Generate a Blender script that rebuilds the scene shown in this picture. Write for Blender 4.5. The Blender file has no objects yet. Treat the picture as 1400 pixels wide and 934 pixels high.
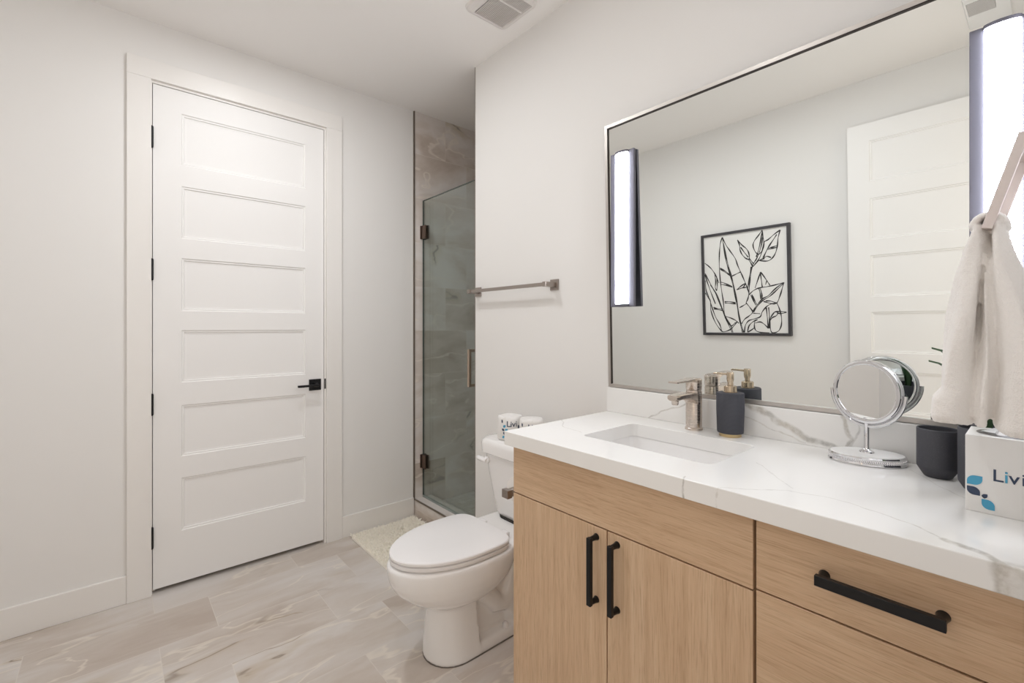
import bpy, bmesh, math, random
from mathutils import Vector, Matrix, noise
random.seed(7)
PI = math.pi
scene = bpy.context.scene
COL = scene.collection

# ------------------------------------------------------------------ camera, world, exposure
F_PX, HORIZON, YAW, CAM_H = 627.9, 446.6, math.radians(40.95), 1.27
cam = bpy.data.cameras.new('camera')
cam.sensor_width = 36.0
cam.lens = F_PX * 36.0 / 1400.0
cam.shift_y = -(467.0 - HORIZON) / 1400.0
cam.clip_start = 0.01
camo = bpy.data.objects.new('camera', cam)
camo.location = (0, 0, CAM_H)
camo.rotation_euler = (PI / 2, 0, -YAW)
COL.objects.link(camo)
scene.camera = camo

world = bpy.data.worlds.new('world')
scene.world = world
world.use_nodes = True
WORLD_COLOR, WORLD_STRENGTH = (1.0, 0.89, 0.76), 1.35      # the bright room beyond the open doorway
wbg = world.node_tree.nodes['Background']
wbg.inputs[0].default_value = (*WORLD_COLOR, 1)
wbg.inputs[1].default_value = WORLD_STRENGTH
SCONCE_STRENGTH = 40.0
DOWNLIGHT_STRENGTH = (330.0, 165.0)  # added ceiling fill lights, far and near
scene.view_settings.view_transform = 'Standard'
scene.view_settings.look = 'None'
scene.view_settings.gamma = 1.0
scene.view_settings.use_curve_mapping = False
scene.view_settings.exposure = 0.05
scene.cycles.max_bounces = 14
scene.cycles.diffuse_bounces = 8
scene.cycles.glossy_bounces = 6
scene.cycles.transparent_max_bounces = 12
scene.cycles.sample_clamp_indirect = 6.0

# ------------------------------------------------------------------ room dimensions
W = 1.52        # vanity wall  (x)
D = 2.758       # closet-door wall  (y)
B = 0.66        # opposite wall at x = -B
YF = -0.02      # entry wall, behind the camera
ZC = 2.712      # ceiling
YE = 2.062      # where the vanity wall ends at the shower opening
CT = 0.933      # worktop height


# ------------------------------------------------------------------ material helpers
def lin(r, g, b):
    f = lambda c: c / 12.92 if c <= 0.04045 else ((c + 0.055) / 1.055) ** 2.4
    return (f(r / 255), f(g / 255), f(b / 255), 1)


class N:
    def __init__(self, name):
        self.m = bpy.data.materials.new(name)
        self.m.use_nodes = True
        self.t = self.m.node_tree
        self.n = self.t.nodes
        self.b = self.n['Principled BSDF']
        self.out = self.n['Material Output']

    def node(self, typ, **kw):
        nd = self.n.new(typ)
        for k, v in kw.items():
            setattr(nd, k, v)
        return nd

    def link(self, a, b):
        self.t.links.new(a, b)

    def put(self, sock, v):
        if isinstance(v, bpy.types.NodeSocket):
            self.link(v, sock)
        elif v is not None:
            sock.default_value = v

    def math(self, op, a, b=None, c=None, clamp=False):
        nd = self.node('ShaderNodeMath', operation=op, use_clamp=clamp)
        self.put(nd.inputs[0], a)
        self.put(nd.inputs[1], b)
        if c is not None:
            self.put(nd.inputs[2], c)
        return nd.outputs[0]

    def pos(self):
        return self.node('ShaderNodeNewGeometry').outputs['Position']

    def mapping(self, vec, scale=(1, 1, 1), rot=(0, 0, 0), loc=(0, 0, 0)):
        nd = self.node('ShaderNodeMapping')
        self.put(nd.inputs[0], vec)
        nd.inputs['Location'].default_value = loc
        nd.inputs['Rotation'].default_value = rot
        nd.inputs['Scale'].default_value = scale
        return nd.outputs[0]

    def noise(self, vec, scale, detail=4, rough=0.5, dist=0.0):
        nd = self.node('ShaderNodeTexNoise')
        self.put(nd.inputs['Vector'], vec)
        nd.inputs['Scale'].default_value = scale
        nd.inputs['Detail'].default_value = detail
        nd.inputs['Roughness'].default_value = rough
        nd.inputs['Distortion'].default_value = dist
        return nd.outputs['Fac']

    def ramp(self, fac, stops, interp='LINEAR'):
        nd = self.node('ShaderNodeValToRGB')
        nd.color_ramp.interpolation = interp
        els = nd.color_ramp.elements
        while len(els) < len(stops):
            els.new(0.5)
        for e, (p, c) in zip(els, stops):
            e.position = p
            e.color = c if not isinstance(c, (int, float)) else (c, c, c, 1)
        self.put(nd.inputs[0], fac)
        return nd.outputs[0]

    def mix(self, fac, a, b, mode='MIX'):
        nd = self.node('ShaderNodeMix', data_type='RGBA', blend_type=mode)
        self.put(nd.inputs[0], fac)
        self.put(nd.inputs[6], a)
        self.put(nd.inputs[7], b)
        return nd.outputs[2]

    def smooth(self, x, a, b):
        nd = self.node('ShaderNodeMapRange', interpolation_type='SMOOTHSTEP')
        self.put(nd.inputs[0], x)
        nd.inputs[1].default_value = a
        nd.inputs[2].default_value = b
        return nd.outputs[0]

    def vein(self, n, width, centre=0.5):
        """thin ridge where the noise crosses centre: 1 on the line, 0 away"""
        d = self.math('ABSOLUTE', self.math('SUBTRACT', n, centre))
        return self.math('SUBTRACT', 1.0, self.smooth(d, 0.0, width))

    def bump(self, h, strength, dist=0.002):
        nd = self.node('ShaderNodeBump')
        nd.inputs['Strength'].default_value = strength
        nd.inputs['Distance'].default_value = dist
        self.put(nd.inputs['Height'], h)
        self.link(nd.outputs[0], self.b.inputs['Normal'])

    def set(self, color=None, rough=None, metal=None, **kw):
        if color is not None:
            self.put(self.b.inputs['Base Color'], color)
        if rough is not None:
            self.put(self.b.inputs['Roughness'], rough)
        if metal is not None:
            self.b.inputs['Metallic'].default_value = metal
        for k, v in kw.items():
            self.put(self.b.inputs[k], v)
        return self.m


def simple(name, color, rough=0.5, metal=0.0, bump=0.0, bscale=200, vary=0.0, **kw):
    n = N(name)
    c = color
    if vary:
        f = n.noise(n.pos(), 3.0, 3)
        c = n.mix(f, tuple(x * (1 - vary) for x in color[:3]) + (1,), tuple(min(1, x * (1 + vary)) for x in color[:3]) + (1,))
    if bump:
        n.bump(n.noise(n.pos(), bscale, 3), bump, 0.001)
    return n.set(c, rough, metal, **kw)


M = {}
M['wall'] = simple('wall_paint', (0.80, 0.788, 0.772, 1), 0.62, bump=0.06, bscale=260)
M['ceiling'] = simple('ceiling_paint', (0.88, 0.862, 0.845, 1), 0.75, bump=0.06, bscale=220)
M['trim'] = simple('trim_paint', (0.82, 0.80, 0.775, 1), 0.38, bump=0.02, bscale=90)
M['door'] = simple('door_paint', (0.85, 0.84, 0.83, 1), 0.5, bump=0.02, bscale=90)
M['ceramic'] = simple('glazed_ceramic', (0.86, 0.85, 0.845, 1), 0.09, **{'Coat Weight': 0.4, 'Coat Roughness': 0.03})
M['seat'] = simple('seat_plastic', (0.85, 0.84, 0.845, 1), 0.16)
M['black'] = simple('matt_black_metal', lin(20, 20, 22), 0.38, 0.4)
M['darkmetal'] = simple('dark_bronze_metal', lin(58, 52, 50), 0.35, 0.85)
M['bronze'] = simple('brushed_bronze', lin(120, 104, 94), 0.28, 1.0)
M['gap'] = simple('dark_gap', lin(40, 28, 20), 0.8)
M['rubber'] = simple('dark_seam', lin(40, 36, 34), 0.7)
M['gold'] = simple('brushed_gold', lin(200, 178, 136), 0.3, 1.0)
M['brassgrey'] = simple('champagne_metal', lin(196, 180, 158), 0.22, 1.0)
M['chrome'] = simple('chrome', (0.74, 0.74, 0.76, 1), 0.05, 1.0)
M['white'] = simple('white_enamel', (0.85, 0.85, 0.85, 1), 0.25)
M['vent'] = simple('vent_plastic', (0.74, 0.71, 0.69, 1), 0.5)
M['ventdark'] = simple('vent_inside', lin(64, 58, 55), 0.8)
M['carton'] = simple('carton', (0.80, 0.785, 0.765, 1), 0.45)
M['navy'] = simple('navy_ink', lin(52, 66, 92), 0.5)
M['blue'] = simple('blue_ink', lin(74, 160, 196), 0.5)
M['paleblue'] = simple('pale_blue_ink', lin(150, 196, 222), 0.5)
M['ink'] = simple('black_ink', lin(44, 42, 42), 0.6)
M['canvas'] = simple('canvas', (0.82, 0.81, 0.79, 1), 0.8, bump=0.15, bscale=700)
M['paper'] = simple('tissue_paper', (0.86, 0.84, 0.82, 1), 0.8, bump=0.3, bscale=160)
M['leaf'] = simple('leaf_green', lin(66, 92, 62), 0.45, vary=0.25)
M['soil'] = simple('soil', lin(50, 40, 32), 0.95, bump=0.6, bscale=220)


def brushed(name, col, rough=0.3):
    n = N(name)
    p = n.mapping(n.pos(), (30, 30, 900))
    f = n.noise(p, 1.0, 3)
    n.bump(f, 0.06, 0.0006)
    return n.set(col, n.math('MULTIPLY_ADD', f, 0.14, rough - 0.07), 1.0)


M['nickel'] = brushed('brushed_nickel', lin(212, 201, 191), 0.26)
M['nickelbar'] = brushed('satin_nickel', lin(160, 151, 144), 0.3)
M['nickelring'] = simple('pale_satin_nickel', lin(216, 206, 203), 0.36, 0.75)
M['edgetrim'] = simple('tile_edge_metal', lin(128, 118, 108), 0.4, 0.7)
M['glassedge'] = simple('glass_edge', lin(66, 78, 74), 0.2)
M['artframe'] = simple('charcoal_frame', lin(62, 60, 63), 0.45)
M['framemetal'] = brushed('polished_frame_metal', lin(196, 190, 185), 0.42)
M['lampmetal'] = simple('lamp_steel', lin(104, 103, 113), 0.45, 0.5)


def emit(name, col, s):
    n = N(name)
    return n.set((0.9, 0.9, 0.9, 1), 0.4, 0, **{'Emission Color': col, 'Emission Strength': s})


M['glow'] = emit('lit_diffuser', (0.90, 0.93, 1.0, 1), SCONCE_STRENGTH)
M['downglow_0'] = emit('fill_lens_far', (0.97, 0.985, 1.0, 1), DOWNLIGHT_STRENGTH[0])
M['downglow_1'] = emit('fill_lens_near', (0.97, 0.985, 1.0, 1), DOWNLIGHT_STRENGTH[1])


def mirror_mat():
    n = N('mirror_silver')
    return n.set((0.90, 0.925, 0.91, 1), 0.0, 1.0)


M['mirror'] = mirror_mat()


def glass_mat():
    n = N('shower_glass')
    tr = n.node('ShaderNodeBsdfTransparent')
    tr.inputs[0].default_value = (0.90, 0.94, 0.93, 1)
    gl = n.node('ShaderNodeBsdfGlossy')
    gl.inputs['Color'].default_value = (1, 1, 1, 1)
    gl.inputs['Roughness'].default_value = 0.0
    lw = n.node('ShaderNodeLayerWeight')
    lw.inputs[0].default_value = 0.5
    fr = n.math('MULTIPLY_ADD', n.math('POWER', lw.outputs['Facing'], 5.0), 0.93, 0.04)
    ms = n.node('ShaderNodeMixShader')
    n.link(fr, ms.inputs[0])
    n.link(tr.outputs[0], ms.inputs[1])
    n.link(gl.outputs[0], ms.inputs[2])
    n.link(ms.outputs[0], n.out.inputs[0])
    return n.m


M['glass'] = glass_mat()


def wood(name, along):
    """light oak laminate with the grain along axis 'y' or 'z'"""
    n = N(name)
    p = n.pos()
    sc = {'z': (1.0, 1.0, 0.035), 'y': (1.0, 0.035, 1.0)}[along]
    q = n.mapping(p, sc)
    warp = n.noise(n.mapping(p, {'z': (3, 3, 0.7), 'y': (3, 0.7, 3)}[along]), 1.0, 3)
    wv = n.node('ShaderNodeVectorMath', operation='MULTIPLY_ADD')
    n.link(warp, wv.inputs[0])
    wv.inputs[1].default_value = (0.03, 0.03, 0.03)
    n.link(q, wv.inputs[2])
    q = wv.outputs[0]
    a = n.noise(q, 52, 6, 0.65)
    fine = n.noise(q, 420, 3, 0.6)
    pores = n.noise(n.mapping(q, (1, 1, 1)), 900, 2, 0.5)
    c = n.ramp(a, [(0.25, lin(188, 156, 124)), (0.5, lin(204, 173, 141)), (0.75, lin(215, 188, 158))])
    c = n.mix(n.math('MULTIPLY', n.smooth(fine, 0.45, 0.75), 0.6), c, lin(163, 130, 98))
    c = n.mix(n.math('MULTIPLY', n.smooth(pores, 0.58, 0.75), 0.35), c, lin(216, 193, 167))
    n.bump(fine, 0.08, 0.0006)
    return n.set(c, 0.46)


M['wood_h'] = wood('oak_horizontal_grain', 'y')
M['wood_v'] = wood('oak_vertical_grain', 'z')


def quartz(name, axes, veins):
    """white stone with its own veins: polylines in the plane of the two axes, (points, half width, strength)"""
    n = N(name)
    p = n.pos()
    w1 = n.node('ShaderNodeTexNoise')
    n.link(p, w1.inputs['Vector'])
    w1.inputs['Scale'].default_value = 16
    w1.inputs['Detail'].default_value = 5
    wob = n.node('ShaderNodeVectorMath', operation='SUBTRACT')
    n.link(w1.outputs['Color'], wob.inputs[0])
    wob.inputs[1].default_value = (0.5, 0.5, 0.5)
    pw = n.node('ShaderNodeVectorMath', operation='MULTIPLY_ADD')
    n.link(wob.outputs[0], pw.inputs[0])
    pw.inputs[1].default_value = (0.03, 0.03, 0.03)
    n.link(p, pw.inputs[2])
    sep = n.node('ShaderNodeSeparateXYZ')
    n.link(pw.outputs[0], sep.inputs[0])
    U, V = sep.outputs[axes[0]], sep.outputs[axes[1]]
    total = None
    for pts, width, strength in veins:
        dmin = None
        for (ax, ay), (bx, by) in zip(pts, pts[1:]):
            ex, ey = bx - ax, by - ay
            L2 = ex * ex + ey * ey
            du, dv = n.math('SUBTRACT', U, ax), n.math('SUBTRACT', V, ay)
            t = n.math('ADD', n.math('MULTIPLY', du, ex / L2), n.math('MULTIPLY', dv, ey / L2), clamp=True)
            qx, qy = n.math('MULTIPLY_ADD', t, -ex, du), n.math('MULTIPLY_ADD', t, -ey, dv)
            d = n.math('SQRT', n.math('ADD', n.math('MULTIPLY', qx, qx), n.math('MULTIPLY', qy, qy)))
            dmin = d if dmin is None else n.math('MINIMUM', dmin, d)
        v = n.math('MULTIPLY', n.math('SUBTRACT', 1.0, n.smooth(dmin, width * 0.25, width)), strength)
        total = v if total is None else n.math('MAXIMUM', total, v)
    grain = n.smooth(n.noise(p, 60, 4, 0.6), 0.3, 0.7)
    total = n.math('MULTIPLY', total, n.math('MULTIPLY_ADD', grain, 0.6, 0.4))
    cloud = n.math('MULTIPLY', n.smooth(n.noise(p, 3.0, 4), 0.45, 0.75), 0.25)
    c = n.mix(cloud, lin(236, 235, 233), lin(224, 222, 219))
    c = n.mix(total, c, n.ramp(n.noise(p, 22, 3), [(0.35, lin(126, 124, 118)), (0.65, lin(158, 146, 124))]))
    return n.set(c, 0.13)


SLAB_VEINS = [([(0.953, 0.445), (1.043, 0.343), (1.065, 0.266), (1.05, 0.195), (1.027, 0.141), (0.985, 0.084)], 0.0028, 0.34),
              ([(0.995, 0.095), (0.976, 0.056), (0.950, 0.036), (0.923, 0.0)], 0.010, 0.62), ([(0.950, 0.030), (0.950, -0.01)], 0.022, 0.36),
              ([(1.208, 0.463), (1.121, 0.391), (1.069, 0.338)], 0.0026, 0.26), ([(1.24, 1.15), (1.147, 1.058), (1.126, 0.955)], 0.0026, 0.42),
              ([(1.428, 0.21), (1.305, 0.133), (1.265, 0.103), (1.2, 0.03)], 0.0026, 0.26), ([(0.972, 0.528), (0.945, 0.513)], 0.0032, 0.6)]
SPLASH_VEINS = [([(0.950, 0.930), (0.892, 0.964), (0.822, 0.990), (0.76, 1.03)], 0.0038, 0.45), ([(0.625, 1.032), (0.559, 1.013), (0.489, 0.980), (0.433, 0.952), (0.372, 0.942), (0.345, 0.93)], 0.013, 0.62),
                ([(0.63, 1.0), (0.52, 0.962), (0.44, 0.94)], 0.003, 0.35), ([(0.352, 1.03), (0.345, 1.0), (0.328, 0.971), (0.345, 0.935)], 0.0065, 0.55), ([(0.315, 1.03), (0.322, 0.98), (0.335, 0.94)], 0.004, 0.35),
                ([(0.10, 1.03), (0.06, 0.98), (0.0, 0.95)], 0.004, 0.4)]
M['quartz'] = quartz('white_quartz', (0, 1), SLAB_VEINS)
M['quartz_splash'] = quartz('white_quartz_upright', (1, 2), SPLASH_VEINS)


def marble_tile(name, axis_u, axis_v, tu, tv, u0, v0, odd, cols, rough=0.16, grout=0.0016, stretch=(0.9, 2.9, 1.0)):
    """large onyx-look tiles: axis_u runs along the tile, rows step along axis_v"""
    n = N(name)
    p = n.pos()
    sep = n.node('ShaderNodeSeparateXYZ')
    n.link(p, sep.inputs[0])
    U, V = sep.outputs[axis_u], sep.outputs[axis_v]
    v = n.math('DIVIDE', n.math('SUBTRACT', V, v0), tv)
    row = n.math('FLOOR', v)
    par = n.math('FLOORED_MODULO', row, 2.0)
    u = n.math('DIVIDE', n.math('SUBTRACT', n.math('SUBTRACT', U, u0), n.math('MULTIPLY', par, odd)), tu)
    colm = n.math('FLOOR', u)
    fu, fv = n.math('SUBTRACT', u, colm), n.math('SUBTRACT', v, row)
    eu = n.math('MULTIPLY', n.math('MINIMUM', fu, n.math('SUBTRACT', 1.0, fu)), tu)
    ev = n.math('MULTIPLY', n.math('MINIMUM', fv, n.math('SUBTRACT', 1.0, fv)), tv)
    edge = n.math('MINIMUM', eu, ev)
    g = n.math('SUBTRACT', 1.0, n.smooth(edge, grout * 0.6, grout * 1.2))
    cid = n.node('ShaderNodeCombineXYZ')
    n.link(row, cid.inputs[0])
    n.link(colm, cid.inputs[1])
    wn = n.node('ShaderNodeTexWhiteNoise', noise_dimensions='3D')
    n.link(cid.outputs[0], wn.inputs[0])
    off = n.node('ShaderNodeVectorMath', operation='MULTIPLY_ADD')
    n.link(wn.outputs['Color'], off.inputs[0])
    off.inputs[1].default_value = (7, 7, 7)
    n.link(p, off.inputs[2])
    q0 = n.mapping(off.outputs[0], stretch, (0.0, 0.0, -0.2))
    w = n.noise(q0, 1.6, 4, 0.55)
    wv = n.node('ShaderNodeVectorMath', operation='MULTIPLY_ADD')
    n.link(n.math('SUBTRACT', w, 0.5), wv.inputs[0])
    wv.inputs[1].default_value = (0.55, 0.55, 0.55)
    n.link(q0, wv.inputs[2])
    q = wv.outputs[0]
    base = n.noise(q, 1.5, 6, 0.55, 0.4)
    c = n.ramp(base, [(0.30, cols[0]), (0.45, cols[1]), (0.58, cols[2]), (0.74, cols[3])])
    l1 = n.noise(n.mapping(q, loc=(3, 1, 4)), 1.5, 3, 0.5)
    l2 = n.noise(n.mapping(q, loc=(8, 5, 2)), 1.1, 3, 0.45)
    m2 = n.smooth(n.noise(n.mapping(q, loc=(2, 9, 6)), 1.8, 2), 0.50, 0.62)
    c = n.mix(n.math('MULTIPLY', n.vein(l1, 0.014), 0.6), c, cols[4])
    c = n.mix(n.math('MULTIPLY', n.math('MULTIPLY', n.vein(l2, 0.05), m2), 0.5), c, cols[5])
    c = n.mix(n.math('MULTIPLY', n.math('MULTIPLY', n.vein(l2, 0.012), m2), 0.75), c, cols[6])
    c = n.mix(n.math('MULTIPLY', g, 0.75), c, cols[7])
    n.bump(n.math('MULTIPLY', g, -1.0), 0.25, 0.001)
    return n.set(c, rough)


FLOOR_COLS = [lin(186, 173, 162), lin(200, 190, 181), lin(210, 204, 199), lin(217, 213, 212), lin(227, 219, 207), lin(186, 168, 143), lin(136, 124, 114), lin(216, 209, 201)]
WALL_COLS = [lin(176, 160, 146), lin(206, 195, 186), lin(222, 216, 212), lin(230, 227, 225), lin(232, 224, 214), lin(188, 174, 146), lin(140, 134, 132), lin(222, 214, 206)]
M['floor'] = marble_tile('floor_onyx_tile', 0, 1, 0.6, 0.285, 0.137, 2.57, 0.2, FLOOR_COLS, 0.2)
M['tile_y'] = marble_tile('shower_onyx_tile', 0, 2, 0.6, 0.297, 1.165 + 0.0, 0.055, 0.18, WALL_COLS, 0.18, stretch=(1.0, 1.0, 2.0))
M['tile_x'] = marble_tile('shower_onyx_tile_side', 1, 2, 0.6, 0.297, 0.15, 0.055, 0.3, WALL_COLS, 0.18, stretch=(1.0, 1.0, 2.0))
M['tile_f'] = marble_tile('shower_floor_tile', 0, 1, 0.05, 0.05, 0.0, 0.0, 0.0, [lin(186, 182, 176), lin(196, 192, 186), lin(204, 200, 196), lin(210, 206, 202), lin(214, 210, 204), lin(190, 182, 170), lin(170, 162, 152), lin(176, 170, 164)], 0.35)


def textured_dark():
    n = N('charcoal_concrete')
    p = n.pos()
    c = n.mix(n.smooth(n.noise(p, 900, 2), 0.62, 0.72), lin(62, 62, 68), lin(92, 92, 98))
    n.bump(n.noise(p, 700, 2), 0.25, 0.0008)
    return n.set(c, 0.62)


M['charcoal'] = textured_dark()


def linen_dark():
    n = N('charcoal_ribbed')
    p = n.pos()
    sep = n.node('ShaderNodeSeparateXYZ')
    n.link(p, sep.inputs[0])
    h = n.math('SINE', n.math('MULTIPLY', sep.outputs[2], 2400.0))
    c = n.mix(n.math('MULTIPLY_ADD', h, 0.5, 0.5), lin(50, 51, 58), lin(74, 75, 83))
    n.bump(h, 0.3, 0.0008)
    return n.set(c, 0.7)


M['ribbed'] = linen_dark()


def cloth(name, col, scale, strength):
    n = N(name)
    p = n.pos()
    f = n.noise(p, scale, 3, 0.7)
    n.bump(f, strength, 0.003)
    c = n.mix(f, tuple(x * 0.96 for x in col[:3]) + (1,), col)
    return n.set(c, 0.95, 0, **{'Sheen Weight': 0.35, 'Sheen Roughness': 0.5})


M['towel'] = cloth('terry_cotton', (0.95, 0.915, 0.88, 1), 420, 0.7)
M['mat'] = cloth('bath_mat_pile', (0.985, 0.95, 0.87, 1), 300, 0.2)


# ------------------------------------------------------------------ mesh helpers
ROOTLOC = {}


def link_mesh(name, bm, mat, parent=None, smooth=True, bevel=0.0, seg=2, angle=35, recalc=True):
    loc = Vector((0, 0, 0))
    if parent is not None:
        loc = ROOTLOC[parent.name]
    if recalc:
        bmesh.ops.recalc_face_normals(bm, faces=bm.faces)
    if loc.length:
        bmesh.ops.translate(bm, verts=bm.verts, vec=-loc)
    me = bpy.data.meshes.new(name)
    bm.to_mesh(me)
    bm.free()
    mats = mat if isinstance(mat, (list, tuple)) else [mat]
    for m in mats:
        me.materials.append(m)
    o = bpy.data.objects.new(name, me)
    COL.objects.link(o)
    if parent is not None:
        o.parent = parent
        ROOTLOC[o.name] = loc
    else:
        ROOTLOC[o.name] = Vector((0, 0, 0))
    if smooth:
        for p in me.polygons:
            p.use_smooth = True
        me.set_sharp_from_angle(angle=math.radians(angle))
    if bevel:
        md = o.modifiers.new('bevel', 'BEVEL')
        md.width = bevel
        md.segments = seg
        md.limit_method = 'ANGLE'
        md.angle_limit = math.radians(40)
        md.harden_normals = False
    return o


def thing(name, loc, label, cat, group=None):
    o = bpy.data.objects.new(name, None)
    o.empty_display_size = 0.05
    o.location = loc
    COL.objects.link(o)
    o['label'] = label
    o['category'] = cat
    if group:
        o['group'] = group
    ROOTLOC[o.name] = Vector(loc)
    return o


def origin_to(o, loc):
    """move a parentless mesh's origin to loc, keeping its shape in place"""
    v = Vector(loc)
    o.data.transform(Matrix.Translation(-v))
    o.location = v
    ROOTLOC[o.name] = v
    return o


def tag(o, label, cat, group=None):
    o['label'] = label
    o['category'] = cat
    if group:
        o['group'] = group
    return o


def struct(o, label=None, cat=None):
    o['kind'] = 'structure'
    if label:
        o['label'] = label
        o['category'] = cat
    return o


def B_():
    return bmesh.new()


def box(bm, x0, x1, y0, y1, z0, z1, mi=0):
    vs = [bm.verts.new((x, y, z)) for x in (x0, x1) for y in (y0, y1) for z in (z0, z1)]
    idx = [(0, 1, 3, 2), (4, 6, 7, 5), (0, 4, 5, 1), (2, 3, 7, 6), (0, 2, 6, 4), (1, 5, 7, 3)]
    fs = []
    for f in idx:
        fc = bm.faces.new([vs[i] for i in f])
        fc.material_index = mi
        fs.append(fc)
    return vs


def boxes(*bs):
    bm = B_()
    for b in bs:
        box(bm, *b)
    return bm


def loft(bm, rings, cap0=True, cap1=True, closed=True, mi=0):
    rv = [[bm.verts.new(p) for p in r] for r in rings]
    n = len(rings[0])
    for a, b in zip(rv, rv[1:]):
        for i in range(n if closed else n - 1):
            f = bm.faces.new((a[i], a[(i + 1) % n], b[(i + 1) % n], b[i]))
            f.material_index = mi
    if cap0:
        bm.faces.new(list(reversed(rv[0]))).material_index = mi
    if cap1:
        bm.faces.new(rv[-1]).material_index = mi
    return rv


def lathe(bm, c, prof, seg=40, mat4=None, mi=0, cap0=True, cap1=True):
    rings = []
    for r, z in prof:
        ring = []
        for i in range(seg):
            a = 2 * PI * i / seg
            p = Vector((r * math.cos(a), r * math.sin(a), z))
            if mat4 is not None:
                p = mat4 @ p
            ring.append(p + Vector(c))
        rings.append(ring)
    return loft(bm, rings, cap0, cap1, True, mi)


def tube(bm, pts, rad, seg=12, mi=0, squash=None):
    pts = [Vector(p) for p in pts]
    rings = []
    up0 = None
    for i, p in enumerate(pts):
        t = (pts[min(i + 1, len(pts) - 1)] - pts[max(i - 1, 0)]).normalized()
        ref = Vector((0, 0, 1)) if abs(t.z) < 0.95 else Vector((1, 0, 0))
        if up0 is not None:
            ref = up0
        x = ref.cross(t).normalized()
        y = t.cross(x).normalized()
        up0 = y
        r = rad[i] if isinstance(rad, (list, tuple)) else rad
        ring = []
        for k in range(seg):
            a = 2 * PI * k / seg
            ring.append(p + x * (r * math.cos(a)) + y * (r * math.sin(a)))
        rings.append(ring)
    return loft(bm, rings, mi=mi)


def rrect(x0, x1, y0, y1, r, z, n=6):
    """rounded rectangle ring at height z"""
    pts = []
    for cx, cy, a0 in ((x1 - r, y1 - r, 0), (x0 + r, y1 - r, PI / 2), (x0 + r, y0 + r, PI), (x1 - r, y0 + r, 1.5 * PI)):
        for i in range(n + 1):
            a = a0 + PI / 2 * i / n
            pts.append(Vector((cx + r * math.cos(a), cy + r * math.sin(a), z)))
    return pts


def ring_obj(bm, axis_mat, c, R, r, seg=56, sub=14):
    for_r = []
    for i in range(seg):
        a = 2 * PI * i / seg
        ring = []
        for k in range(sub):
            b = 2 * PI * k / sub
            p = Vector(((R + r * math.cos(b)) * math.cos(a), (R + r * math.cos(b)) * math.sin(a), r * math.sin(b)))
            ring.append(bm.verts.new(Vector(c) + axis_mat @ p))
        for_r.append(ring)
    for i in range(seg):
        a, b = for_r[i], for_r[(i + 1) % seg]
        for k in range(sub):
            bm.faces.new((a[k], a[(k + 1) % sub], b[(k + 1) % sub], b[k]))


def remesh(o, vox, smooth_it=6, smooth_f=0.5):
    md = o.modifiers.new('remesh', 'REMESH')
    md.mode = 'VOXEL'
    md.voxel_size = vox
    md.use_smooth_shade = True
    ms = o.modifiers.new('smooth', 'SMOOTH')
    ms.iterations = smooth_it
    ms.factor = smooth_f


# ------------------------------------------------------------------ room shell
struct(link_mesh('floor', boxes((-B - 0.12, 2.8, YF - 0.12, D + 0.9, -0.1, 0.0)), M['floor'], smooth=False))
struct(link_mesh('ceiling', boxes((-B - 0.12, 2.8, YF - 0.12, D + 0.9, ZC, ZC + 0.1)), M['ceiling'], smooth=False))
# closet-door wall with its opening
OX0, OX1, OZ = 0.128, 0.945, 2.437
struct(link_mesh('wall_back', boxes((-B - 0.12, OX0, D, D + 0.12, 0, ZC), (OX1, W + 0.002, D, D + 0.12, 0, ZC), (OX0, OX1, D, D + 0.12, OZ, ZC)), M['wall'], smooth=False))
# vanity wall, ends at the shower opening
struct(link_mesh('wall_right', boxes((W, W + 0.13, YF, YE, 0, ZC)), M['wall'], smooth=False))
struct(link_mesh('wall_left', boxes((-B - 0.12, -B, YF - 0.12, D, 0, ZC)), M['wall'], smooth=False))
# entry wall behind the camera with the open doorway the photograph is taken from
EX0, EX1 = -0.61, 0.24
struct(link_mesh('wall_front', boxes((-B, EX0, YF - 0.12, YF, 0, ZC), (EX1, 2.8, YF - 0.12, YF, 0, ZC), (EX0, EX1, YF - 0.12, YF, 2.45, ZC)), M['wall'], smooth=False))
# closet behind the closed door keeps the gaps dark
struct(link_mesh('wall_closet', boxes((-B - 0.12, 2.8, D + 0.8, D + 0.9, 0, ZC), (-B - 0.12, -B, D, D + 0.8, 0, ZC), (2.68, 2.8, D + 0.12, D + 0.8, 0, ZC)), M['wall'], smooth=False))
# shower walls and floor
struct(link_mesh('wall_shower_back', boxes((W, 2.62, D - 0.009, D + 0.12, 0, ZC)), M['tile_y'], smooth=False))
struct(link_mesh('wall_shower_right', boxes((2.62, 2.8, YF, D + 0.12, 0, ZC)), M['tile_x'], smooth=False))
struct(link_mesh('wall_shower_front', boxes((W + 0.13, 2.62, 1.0, 1.15, 0, ZC)), M['tile_y'], smooth=False))
struct(link_mesh('floor_shower', boxes((W + 0.13, 2.62, 1.15, D - 0.009, 0.0, 0.055)), M['tile_f'], smooth=False))
struct(link_mesh('trim_1', boxes((W + 0.002, W + 0.13, YE, D - 0.009, 0, 0.118)), M['tile_y'], smooth=False, bevel=0.002), 'low onyx tile curb at the bottom of the shower opening', 'curb')
struct(link_mesh('trim_2', boxes((W - 0.003, W + 0.003, YE, D - 0.011, 0.112, 0.121)), M['edgetrim'], smooth=False))
struct(link_mesh('trim_3', boxes((W - 0.004, W + 0.004, D - 0.012, D - 0.0, 0.121, ZC)), M['edgetrim'], smooth=False))
struct(link_mesh('trim_4', boxes((W - 0.001, W + 0.006, YE, YE + 0.0035, 0.121, ZC)), M['edgetrim'], smooth=False))


def baseboard(name, x0, x1, y0, y1):
    struct(link_mesh(name, boxes((x0, x1, y0, y1, 0, 0.128)), M['trim'], smooth=False, bevel=0.003))


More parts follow.
